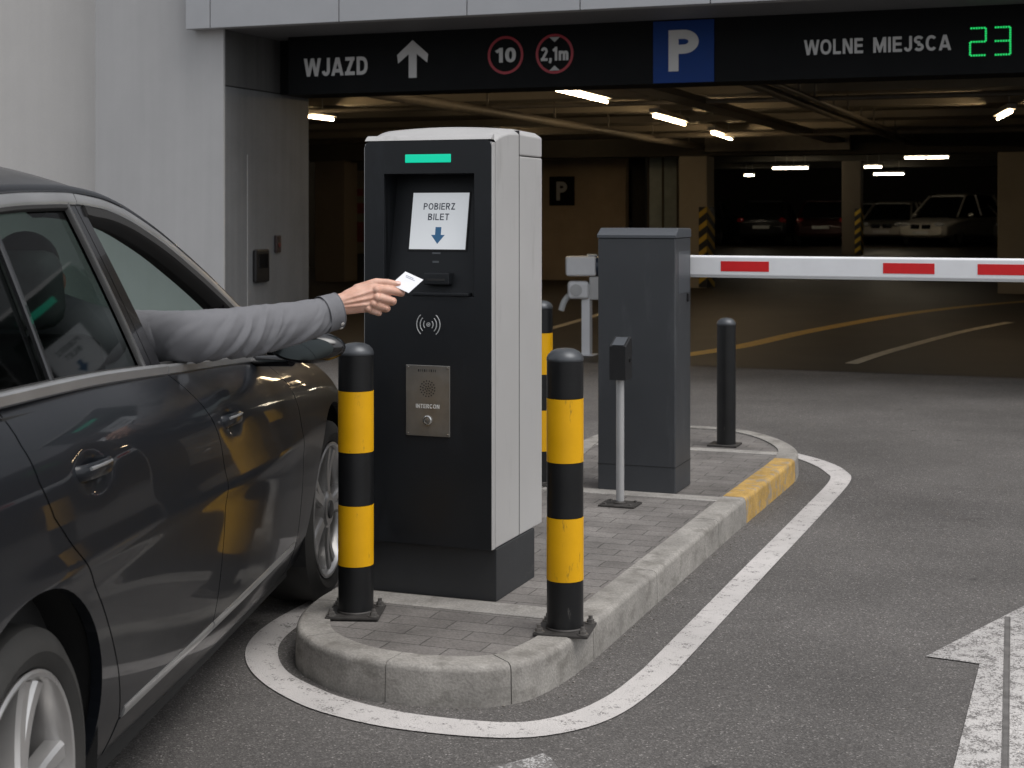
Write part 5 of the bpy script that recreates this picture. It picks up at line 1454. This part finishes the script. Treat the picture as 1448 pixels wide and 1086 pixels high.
bm = bmesh.new(); box(bm, 3.80, 3.845, .55, 2 * CY - .55, .34, .60, .02, 3); part('grille', bm, M['trim_black'], car)
for y in (.27, 2 * CY - .27):
    bm = bmesh.new(); sphere(bm, (3.62, y, .66), .2, None, 24, (.9, .8, .42)); part('headlight', bm, M['lens_clear'], car)
    bm = bmesh.new(); sphere(bm, (-1.08, y, .88), .17, None, 20, (.6, .95, .6)); part('tail_light', bm, M['lens_red'], car)
bm = bmesh.new(); box(bm, -1.175, -1.155, CY - .26, CY + .26, .62, .73, .004); part('number_plate', bm, M['plate'], car)
# --- underbody, liners, cabin
bm = bmesh.new(); box(bm, -1.0, 3.5, .34, 2 * CY - .34, .19, .62); box(bm, .46, 2.42, .07, 2 * CY - .07, .195, .52); part('underbody', bm, M['under'], car)
for s in (0, 2.9):
    for sd in (1, -1):
        y0 = .02 if sd == 1 else 2 * CY - .02; y1 = .33 if sd == 1 else 2 * CY - .33
        bm = bmesh.new(); ar_ = [(s + .412 * math.cos(R(a)), .335 + .412 * math.sin(R(a))) for a in range(-18, 199, 8)]
        t = bmesh.new()
        A = [t.verts.new((x, y0, z)) for x, z in ar_]; Bq = [t.verts.new((x, y1, z)) for x, z in ar_]
        for k in range(len(ar_) - 1): t.faces.new((A[k], A[k + 1], Bq[k + 1], Bq[k]))
        t.faces.new(Bq)
        join(bm, t); part('wheel_arch_liner', bm, M['under'], car)
for y0, y1 in ((.10, .13), (2 * CY - .13, 2 * CY - .10)):
    bm = bmesh.new(); prism(bm, [(.12, .45), (2.45, .45), (2.40, .93), (1.3, 1.0), (.1, 1.05)], y0, y1, Matrix(((1, 0, 0, 0), (0, 0, 1, 0), (0, 1, 0, 0), (0, 0, 0, 1))))
    part('door_lining', bm, M['interior'], car)
bm = bmesh.new(); box(bm, -.9, .0, .2, 2 * CY - .2, .6, 1.06); part('parcel_shelf', bm, M['interior'], car)
bm = bmesh.new(); box(bm, 2.05, 2.62, .14, 2 * CY - .14, .62, .945, .05, 3); box(bm, 1.95, 2.2, .28, .72, .88, .985, .04, 3); part('dashboard', bm, M['interior'], car)
def lining_f(i, j):
    x, y, z = roof_f(i, j); return (x, CY + (y - CY) * .965, z - .035)
grid('headlining', lining_f, 10, 12, M['interior'], car)
bm = bmesh.new()
tube(bm, [(2.02 + .0 * k - .06 * math.sin(2 * math.pi * k / 40), .50 + .185 * math.cos(2 * math.pi * k / 40), .935 + .175 * math.sin(2 * math.pi * k / 40)) for k in range(41)], .014, 10)
tube(bm, [(2.02, .50, .935), (2.2, .50, .87)], .03, 10); tube(bm, [(2.02, .33, .935), (2.02, .67, .935)], .018, 8)
part('steering_wheel', bm, M['interior'], car)
for y, nm in ((.455, 'driver'), (2 * CY - .50, 'passenger')):
    bm = bmesh.new()
    box(bm, 1.15, 1.68, y - .25, y + .25, .42, .58, .06, 3)
    box(bm, -.07, .07, -.25, .25, 0, .64, .06, 3, Matrix.Translation((1.10, y, .52)) @ Matrix.Rotation(R(-14), 4, 'Y'))
    st_ = part('front_seat', bm, M['interior'], car)
    bm = bmesh.new(); box(bm, -.055, .055, -.165, .165, .66, .86, .05, 3, Matrix.Translation((1.10, y, .52)) @ Matrix.Rotation(R(-14), 4, 'Y'))
    for yy in (-.06, .06): tube(bm, [(1.10 - .62 * math.sin(R(14)), y + yy, .52 + .6), (1.10 - .72 * math.sin(R(14)), y + yy, .52 + .70)], .008, 8)
    part('headrest', bm, M['interior_grey'], st_)
bm = bmesh.new(); box(bm, .10, .60, .25, 2 * CY - .25, .42, .60, .06, 3); box(bm, -.07, .07, -.66, .66, 0, .52, .06, 3, Matrix.Translation((.12, CY, .56)) @ Matrix.Rotation(R(-20), 4, 'Y')); part('rear_seat', bm, M['interior'], car)
# --- door mirror
for sd in 'rl':
    e = -1 if sd == 'r' else 1
    bm = bmesh.new(); y0 = SIDE[sd](.035)
    sphere(bm, (2.02, y0 + e * .055, 1.022), .1, None, 28, (.62, 1.22, .52))
    mir = part('door_mirror', bm, M['trim_black'], car)
    bm = bmesh.new(); tube(bm, [(2.13, SIDE[sd](-.13), .965), (2.08, y0 - e * .01, .972)], .026, 12, squash=(1, .7)); part('stalk', bm, M['trim_black'], mir)
    bm = bmesh.new(); lathe(bm, [(0, 0), (1, 0), (1, .02), (0, .025)], 32, Matrix.Translation((1.963, y0 + e * .055, 1.022)) @ Matrix.Rotation(R(-90), 4, 'Y') @ Matrix.Diagonal((.036, .095, .25, 1))); part('mirror_glass', bm, M['mirror'], mir)
# --- wheels
def make_wheel(s, sd, steer=0.0, first=None):
    e = -1 if sd == 'r' else 1
    y = SIDE[sd](-.004)
    mesh_M = Matrix.Identity(4)
    w = None
    if first is None:
        bm = bmesh.new()
        RT, RR = .335, .247
        lathe(bm, [(RR - .004, -.21), (RR + .02, -.222), (RT - .035, -.225), (RT - .008, -.205), (RT, -.17), (RT, -.045), (RT - .006, -.022), (RT - .030, -.004), (RT - .05, .002), (RR + .03, -.001), (RR + .012, -.008), (RR + .004, -.016), (RR, -.03)], 72)
        w = part('wheel', bm, M['tyre'], None, ang=30)
        bm = bmesh.new()
        lathe(bm, [(RR, -.02), (RR + .005, -.008), (RR - .001, -.004), (RR - .008, -.006), (RR - .016, -.022), (RR - .024, -.06), (RR - .03, -.2)], 72)
        part('rim', bm, M['alloy'], w, ang=30)
        bm = bmesh.new()
        for k in range(5):
            for off in (-.135, .135):
                a = 2 * math.pi * k / 5
                t = bmesh.new(); rows = []
                for i in range(9):
                    q = i / 8; r = .035 + (RR - .052) * q
                    an = a + off * (.55 + .45 * q) 
                    hw = .020 - .004 * q + .006 * q * q
                    z = -.018 - .016 * math.sin(math.pi * q * .6) + .018 * q * q * .6
                    d = Vector((math.cos(an), math.sin(an), 0)); n = Vector((-d.y, d.x, 0))
                    c = d * r
                    prof_ = [(-hw * 1.12, -.034), (-hw, -.004), (-hw * .62, .004), (hw * .62, .004), (hw, -.004), (hw * 1.12, -.034)]
                    rows.append([t.verts.new(c + n * x + Vector((0, 0, z + zz))) for x, zz in prof_])
                for A, Bq in zip(rows, rows[1:]):
                    for j in range(6): t.faces.new((A[j], A[(j + 1) % 6], Bq[(j + 1) % 6], Bq[j]))
                t.faces.new(rows[0]); t.faces.new(rows[-1][::-1])
                join(bm, t)
        lathe(bm, [(.07, -.06), (.068, -.018), (.058, -.010), (.034, -.010)], 40)
        part('spokes', bm, M['alloy'], w, ang=30)
        bm = bmesh.new(); lathe(bm, [(.034, -.012), (.033, -.005), (.026, -.002), (0, -.001)], 32); part('hub_cap', bm, M['alloy_dark'], w)
        bm = bmesh.new(); lathe(bm, [(.0, -.09), (.165, -.09), (.168, -.096), (.168, -.112), (0, -.114)], 48); part('brake_disc', bm, M['brake'], w)
        bm = bmesh.new(); lathe(bm, [(0, -.13), (RR - .03, -.13), (RR - .03, -.135), (0, -.135)], 48); part('backing_plate', bm, M['under'], w)
    else:
        w = copy_tree(first)
    w.parent = car
    w.location = (s, y, .335)
    # local z of the wheel points outwards
    w.rotation_euler = (R(90) if sd == 'r' else R(-90), R(0), steer)
    return w
w0 = make_wheel(0, 'r')
w1 = make_wheel(2.9, 'r', R(-3), w0); w2 = make_wheel(0, 'l', 0, w0); w3 = make_wheel(2.9, 'l', R(-3), w0)
w0.rotation_euler = (R(90), R(0), 0)

# ================================================================== THE DRIVER
P0 = Vector((-.5262, 4.6, 1.1699))                # wrist
HM = Matrix.Translation(P0)
def hv(t): return P0 + Vector(t)
CM = Matrix.Translation((-.896, 2.86, 0)) @ Matrix.Rotation(math.pi / 2 - HD, 4, 'Z')
def cv(s, y, z): return CM @ Vector((s, y, z))
def capsule(bm, pts, rads, seg=20):
    """tapered chain with round joints"""
    for p, r in zip(pts, rads): sphere(bm, p, r, None, seg)
    for (p, r), (q, r2) in zip(zip(pts, rads), zip(pts[1:], rads[1:])): tube(bm, [p, q], [r, r2], seg)
def hull(bm, items, seg=16):
    t = bmesh.new()
    for p, r in items: sphere(t, p, r, None, seg)
    res = bmesh.ops.convex_hull(t, input=t.verts[:])
    junk = [g for g in res['geom_interior'] if isinstance(g, bmesh.types.BMVert)]
    bmesh.ops.delete(t, geom=list(set(junk)), context='VERTS')
    join(bm, t)
def remesh(bm, voxel, smooth=6, fac=.5):
    me = bpy.data.meshes.new('tmp'); bm.to_mesh(me); bm.free()
    o = bpy.data.objects.new('tmp', me); COL.objects.link(o)
    md = o.modifiers.new('r', 'REMESH'); md.mode = 'VOXEL'; md.voxel_size = voxel
    sm = o.modifiers.new('s', 'SMOOTH'); sm.iterations = smooth; sm.factor = fac
    bpy.context.view_layer.update()
    dg = bpy.context.evaluated_depsgraph_get()
    out = bpy.data.meshes.new_from_object(o.evaluated_get(dg))
    bpy.data.objects.remove(o); bpy.data.meshes.remove(me)
    for p in out.polygons: p.use_smooth = True
    return out
F = {'thumb': ([(0.0601, 0.0298, 0.046), (0.1144, 0.0415, 0.066), (0.1518, 0.0448, 0.0659), (0.1816, 0.0503, 0.0612)], [.018, .0145, .0118, .0088]),
     'index': ([(0.1188, 0.0288, 0.0458), (0.1616, 0.033, 0.0429), (0.1909, 0.0445, 0.0353), (0.1897, 0.0687, 0.0409), (0.1811, 0.0787, 0.0486)], [.0155, .0130, .0118, .0105, .0088]),
     'middle': ([(0.1209, 0.0217, 0.0232), (0.1661, 0.0321, 0.0111), (0.1622, 0.0597, 0.006), (0.1386, 0.0701, 0.0071)], [.0150, .0126, .0112, .0092]),
     'ring': ([(0.110, 0.0184, 0.0044), (0.1484, 0.0317, -0.011), (0.1411, 0.0564, -0.0143), (0.1168, 0.0646, -0.0122)], [.0140, .0116, .0104, .0088]),
     'little': ([(0.0945, 0.0185, -0.0102), (0.1239, 0.0337, -0.0244), (0.1163, 0.0543, -0.0249), (0.0972, 0.0596, -0.0216)], [.0120, .0102, .0092, .0078])}
bm = bmesh.new()
for pts, rads in F.values(): capsule(bm, [hv(p) for p in pts], rads)
hull(bm, [(hv((.004, -.002, .010)), .0245), (hv((.010, .000, -.006)), .0235), (hv((0.112, 0.0300, 0.0485)), .0155), (hv((0.1160, 0.0245, 0.0245)), .0150), (hv((0.105, 0.0215, 0.0035)), .0140), (hv((0.0905, 0.0225, -0.0096)), .0122), (hv((0.0609, 0.0218, -0.007)), .018)])
hull(bm, [(hv((0.0300, 0.016, 0.026)), .020), (hv((0.0685, 0.034, 0.0450)), .020), (hv((0.1100, 0.041, 0.0625)), .0145), (hv((.085, .028, .02)), .016)])
for a_, b_ in (((.018, -.0185, .016), (.114, .0150, .0455)), ((.016, -.0205, .006), (.114, .0100, .0235)), ((.016, -.0200, -.004), (.104, .0080, .0040))):
    capsule(bm, [hv(a_), hv(tuple((p + q) / 2 - (.002 if i == 1 else 0) for i, (p, q) in enumerate(zip(a_, b_)))), hv(b_)], [.0042, .0046, .0056], 12)
for k_, r_ in (((.1185, .0155, .0460), .0125), ((.1205, .0095, .0235), .0125), ((.1095, .0075, .0045), .0115), ((.0945, .0085, -.0100), .0105), ((.1655, .0245, .0115), .0092), ((.1478, .0250, -.0108), .0088), ((.1235, .0275, -.0242), .0080), ((.1912, .0385, .0355), .0090)):
    sphere(bm, hv(k_), r_, None, 14)
# forearm, upper arm, shoulder, neck, head, trunk
arm = [(hv((.004, -.002, .003)), .0265), (hv((-.040, -.028, -.009)), .029), (hv((-.1649, -.18, -.048)), .040), (hv((-.241, -.267, -.0555)), .043), (hv((-.302, -.340, -.057)), .044), (hv((-.362, -.366, -.061)), .044), (hv((-.4253, -.33, -.069)), .048), (cv(1.44, .30, 1.08), .055), (cv(1.38, .40, 1.10), .07)]
capsule(bm, [a for a, _ in arm], [r for _, r in arm])
capsule(bm, [cv(1.340, .36, 1.10), cv(1.350, .52, 1.14), cv(1.350, .68, 1.08)], [.075, .085, .075])
hull(bm, [(cv(1.35, .40, 1.05), .09), (cv(1.35, .64, 1.03), .09), (cv(1.36, .42, .85), .11), (cv(1.36, .60, .85), .11), (cv(1.30, .43, .64), .12), (cv(1.30, .59, .64), .12)])
capsule(bm, [cv(1.35, .52, 1.10), cv(1.39, .56, 1.20)], [.062, .055])
# head: cranium, jaw, nose, ears, brow
sphere(bm, cv(1.390, 0.570, 1.275), .088, None, 24, (1.0, 1.0, 1.12))
hull(bm, [(cv(1.410, 0.570, 1.260), .07), (cv(1.435, 0.555, 1.185), .022), (cv(1.435, 0.585, 1.185), .022), (cv(1.475, 0.570, 1.185), .016)])
hull(bm, [(cv(1.475, 0.570, 1.285), .009), (cv(1.502, 0.570, 1.245), .010), (cv(1.480, 0.555, 1.240), .010), (cv(1.480, 0.585, 1.240), .010)])
for yy in (.428, .612): sphere(bm, cv(1.390, yy + .05, 1.255), .03, None, 16, (.6, .6, 1.0))
hull(bm, [(cv(1.468, 0.540, 1.292), .012), (cv(1.468, 0.600, 1.292), .012)])
capsule(bm, [cv(1.480, 0.545, 1.208), cv(1.488, 0.570, 1.210), cv(1.480, 0.595, 1.208)], [.007, .009, .007])
# left arm to the wheel and thighs
capsule(bm, [cv(1.35, .70, 1.07), cv(1.42, .76, .84), cv(1.62, .66, .92), cv(1.94, .64, .96)], [.065, .052, .044, .030])
sphere(bm, cv(1.98, .645, .965), .045, None, 16)
for yy in (.41, .61): capsule(bm, [cv(1.27, yy, .66), cv(1.72, yy, .70), cv(1.95, yy, .40)], [.09, .07, .055])
body = part('person', remesh(bm, .0021, 6, .5), M['skin'])
tag(body, 'driver reaching a grey-sleeved arm out of the car window with a ticket in hand', 'person')
# thumb nail and finger creases as small children
bm = bmesh.new(); sphere(bm, (0, 0, 0), .0072, None, 16, (1.25, .95, .28))
dth = (Vector((0.1816, 0.0503, 0.0612)) - Vector((0.1518, 0.0448, 0.0659))).normalized()
Mn = Matrix.Translation(hv((0.1812, 0.0445, 0.0668))) @ Vector((1, 0, 0)).rotation_difference(dth).to_matrix().to_4x4() @ Matrix.Rotation(R(42), 4, 'X')
bmesh.ops.transform(bm, matrix=Mn, verts=bm.verts[:]); part('thumbnail', bm, M['nail'], body)
# hair cap and eyes
bm = bmesh.new(); sphere(bm, cv(1.372, .57, 1.302), .094, None, 24, (1.0, 1.0, 1.02)); part('hair', bm, M['hair'], body)
# --- sleeve with folds
cl = [(.0055, -.018, -.0145, .0515), (-.0384, -.05, -.0254, .0530), (-.084, -.1, -.0375, .0570), (-.1649, -.18, -.0482, .0625), (-.2410, -.2670, -.0555, .0665), (-.3020, -.3400, -.0570, .0690), (-.3620, -.3660, -.0610, .0705), (-.4253, -.3300, -.0690, .075), (-.494, -.262, -.080, .082), (-.575, -.200, -.092, .092)]
cpts = [Vector((*c[:3], c[3])) for c in cl]
def cat4(pts, n):
    out = []
    m_ = len(pts)
    for k in range(n):
        u_ = k / (n - 1) * (m_ - 1); i = min(int(u_), m_ - 2); t = u_ - i
        p0, p1, p2, p3 = pts[max(i - 1, 0)], pts[i], pts[i + 1], pts[min(i + 2, m_ - 1)]
        out.append(0.5 * ((2 * p1) + (p2 - p0) * t + (2 * p0 - 5 * p1 + 4 * p2 - p3) * t * t + (3 * p1 - p0 - 3 * p2 + p3) * t ** 3))
    return out
def sleeve(bm, pts4, nseg, fold):
    t = bmesh.new(); rings = []; n = len(pts4); prev = None
    for i in range(n):
        c = pts4[i].to_3d(); r = pts4[i][3]
        d = (pts4[min(i + 1, n - 1)].to_3d() - pts4[max(i - 1, 0)].to_3d()).normalized()
        a = Vector((0, 0, 1)); a = (a - d * a.dot(d)).normalized(); b = d.cross(a)
        row = []
        for k in range(nseg):
            th = 2 * math.pi * k / nseg
            f = fold(i / (n - 1), th, hv(c))
            row.append(t.verts.new(hv(c) + (a * math.cos(th) * 1.0 + b * math.sin(th) * .88) * (r + f)))
        rings.append(row)
    for A, Bq in zip(rings, rings[1:]):
        for k in range(nseg): t.faces.new((A[k], A[(k + 1) % nseg], Bq[(k + 1) % nseg], Bq[k]))
    # turned-in hem
    inner_ = [t.verts.new(rings[0][k].co.lerp(hv(pts4[0].to_3d()), .09)) for k in range(nseg)]
    deep = [t.verts.new(rings[6][k].co.lerp(hv(pts4[6].to_3d()), .16)) for k in range(nseg)]
    for k in range(nseg):
        t.faces.new((rings[0][(k + 1) % nseg], rings[0][k], inner_[k], inner_[(k + 1) % nseg]))
        t.faces.new((inner_[(k + 1) % nseg], inner_[k], deep[k], deep[(k + 1) % nseg]))
    join(bm, t)
def ridge(x, w): return math.exp(-(x / w) ** 2)
def crease(x, w): return math.exp(-abs(x / w) ** 1.25)
def folds(u_, th, p):
    # th: 0 top, pi/2 away/near side, pi underneath
    f = .0
    side = math.sin(th)
    # oblique folds gathering on the inside of the elbow
    for (uc, amp, sl, wd, ph) in ((.345, .0042, .16, .013, 2.4), (.378, .0080, .12, .012, 1.75), (.402, .0045, .20, .010, 2.5), (.430, .0088, .14, .013, 1.5), (.462, .0058, .10, .014, 2.1), (.500, .0076, .19, .015, 1.75), (.548, .0036, .24, .018, 1.2), (.600, .0060, .20, .019, 2.2), (.69, .0046, .26, .022, 1.7), (.27, .0046, .30, .018, 2.3), (.205, .0026, .30, .016, 1.3), (.125, .0036, .26, .011, 1.9)):
        for s_ in (1, -1):
            dth_ = math.atan2(math.sin(th - s_ * ph), math.cos(th - s_ * ph))
            x = u_ - uc - sl * dth_ * .30 * s_
            f += 1.25 * amp * crease(x, wd * .8) * ridge(dth_, 1.15) - 1.25 * amp * .8 * crease(x - wd * 1.5, wd * .7) * ridge(dth_, .9)
    n1 = noise.noise(Vector((u_ * 9, math.cos(th) * 1.2, math.sin(th) * 1.2)))
    n2 = noise.noise(Vector((u_ * 26 + math.cos(th) * 2, math.cos(th) * 2.2, math.sin(th) * 2.2)))
    f += .0036 * n1 + .0018 * n2
    # sag under the arm
    f += .006 * max(0, -math.cos(th)) * ridge(u_ - .38, .25)
    return f * min(1, u_ / .10 + .15)
bm = bmesh.new()
full = cat4(cpts, 260)
sleeve(bm, full[17:], 84, lambda u_, th, p: folds(.09 + u_ * .91, th, p))
# trunk part of the shirt
hull(bm, [(cv(1.42, .33, 1.09), .085), (cv(1.35, .42, 1.06), .105), (cv(1.35, .64, 1.04), .105), (cv(1.36, .42, .85), .125), (cv(1.36, .60, .85), .125), (cv(1.30, .43, .64), .132), (cv(1.30, .59, .64), .132), (cv(1.35, .52, 1.16), .07)], 20)
capsule(bm, [cv(1.34, .36, 1.10), cv(1.35, .52, 1.145), cv(1.35, .68, 1.09)], [.09, .098, .092])
capsule(bm, [cv(1.35, .70, 1.07), cv(1.42, .76, .84), cv(1.64, .67, .92), cv(1.84, .643, .95)], [.085, .068, .058, .046])
capsule(bm, [hv((-.440, -.318, -.071)), hv((-.50, -.257, -.081)), hv((-.575, -.20, -.092)), cv(1.40, .38, 1.09)], [.0715, .080, .091, .092], 40)
shirt = part('shirt', bm, M['shirt'], body, ang=80)
bm = bmesh.new()
cuff = full[0:30]
cuff = [Vector((p.x, p.y, p.z, p[3] + .0035)) for p in cuff]
sleeve(bm, cuff, 84, lambda u_, th, p: .0012 * noise.noise(Vector((u_ * 3, math.cos(th) * 2, math.sin(th) * 2))) + .0016 * ridge(u_ - .03, .02) - .0012 * ridge(u_ - .12, .02) + .001 * ridge(u_ - .96, .03))
part('cuff', bm, M['shirt'], shirt, ang=80)
bm = bmesh.new()
for (u_, th) in ((8, 2.25), (8, 2.62)):
    c = cuff[u_]; d = (cuff[u_ + 1].to_3d() - cuff[u_ - 1].to_3d()).normalized(); a = Vector((0, 0, 1)); a = (a - d * a.dot(d)).normalized(); b = d.cross(a)
    for sg_ in (-1, 1):
        o_ = a * math.cos(th) + b * math.sin(th) * sg_ * .88
        if o_.y > 0: continue
        lathe(bm, [(.0058, 0), (.0058, .002), (.004, .0028), (0, .0022)], 16, Matrix.Translation(hv(c.to_3d()) + o_ * (c[3] + .001)) @ Vector((0, 0, 1)).rotation_difference(o_.normalized()).to_matrix().to_4x4())
part('button', bm, M['button'], shirt)
bm = bmesh.new()
for yy in (.41, .61): capsule(bm, [cv(1.27, yy, .66), cv(1.72, yy, .70), cv(1.95, yy, .40)], [.098, .078, .063])
part('trousers', bm, M['interior'], body, ang=60)

# --- the ticket
Lc = Vector((.174, .048, .0625)); LT = Vector((.037, .040, .034)); LB = Vector((.051, -.030, -.021))
Lc = Lc - (LT + LB) * .12 + Vector((0, .004, .0))
ex = LB.normalized(); ey = (LT - ex * LT.dot(ex)).normalized(); ez = ex.cross(ey)
lw, lh = LB.length, LT.length
tk = thing('ticket', 'small white parking ticket held between thumb and finger before the machine', 'ticket', hv(Lc + (LT + LB) / 2))
TM = Matrix(((ex.x, ey.x, ez.x, 0), (ex.y, ey.y, ez.y, 0), (ex.z, ey.z, ez.z, 0), (0, 0, 0, 1)))
bm = bmesh.new(); box(bm, -lw * .56, lw * .56, -lh * .56, lh * .56, -.0003, .0003, 0, 1, TM); part('paper', bm, M['card'], tk)
bm = bmesh.new()
for k, (x0, x1) in enumerate(((-.35, .1), (-.3, .25))):
    box(bm, lw * x0, lw * x1, lh * (.34 - .09 * k), lh * (.38 - .09 * k), .0004, .0006, 0, 1, TM)
part('print_line', bm, M['card_ink'], tk)

# ================================================================== LIGHT, SKY, CAMERA
w = bpy.data.worlds.new('World'); sc.world = w; w.use_nodes = True
nt = w.node_tree; N = nt.nodes; L = nt.links
bgn = N['Background']
sky = N.new('ShaderNodeTexSky'); sky.sky_type = 'NISHITA'; sky.sun_disc = False
SUN_EL, SUN_AZ = R(64), R(124)           # azimuth clockwise from +Y: behind the camera, to the right
sky.sun_elevation = SUN_EL; sky.sun_rotation = SUN_AZ
sky.air_density = 1.0; sky.dust_density = 3.0; sky.ozone_density = 1.0
hs = N.new('ShaderNodeHueSaturation'); hs.inputs['Saturation'].default_value = .22
L.new(sky.outputs[0], hs.inputs['Color']); L.new(hs.outputs[0], bgn.inputs['Color'])
bgn.inputs['Strength'].default_value = .145
sl = bpy.data.lights.new('sun', 'SUN'); sl.energy = 1.0; sl.angle = R(40); sl.color = (1, .97, .93)
so = bpy.data.objects.new('sun', sl); COL.objects.link(so)
sd_ = Vector((math.sin(SUN_AZ) * math.cos(SUN_EL), math.cos(SUN_AZ) * math.cos(SUN_EL), math.sin(SUN_EL)))
so.rotation_euler = sd_.to_track_quat('Z', 'Y').to_euler()
so.location = (3, -4, 12)

cd = bpy.data.cameras.new('camera'); co = bpy.data.objects.new('camera', cd); COL.objects.link(co)
co.location = (0, 0, 1.45); co.rotation_euler = (R(90), 0, 0)
cd.sensor_width = 36; cd.lens = 2168 / 1448 * 36; cd.shift_y = -(543 - 300) / 1448
cd.clip_start = .05; cd.clip_end = 1000
cd.dof.use_dof = True; cd.dof.focus_distance = 5.3; cd.dof.aperture_fstop = 8.0
sc.camera = co
sc.view_settings.view_transform = 'Standard'; sc.view_settings.look = 'None'
sc.view_settings.exposure = 0.36; sc.view_settings.gamma = 1.0
sc.cycles.use_denoising = True
sc.cycles.max_bounces = 10; sc.cycles.transparent_max_bounces = 16
sc.cycles.sample_clamp_indirect = 6.0
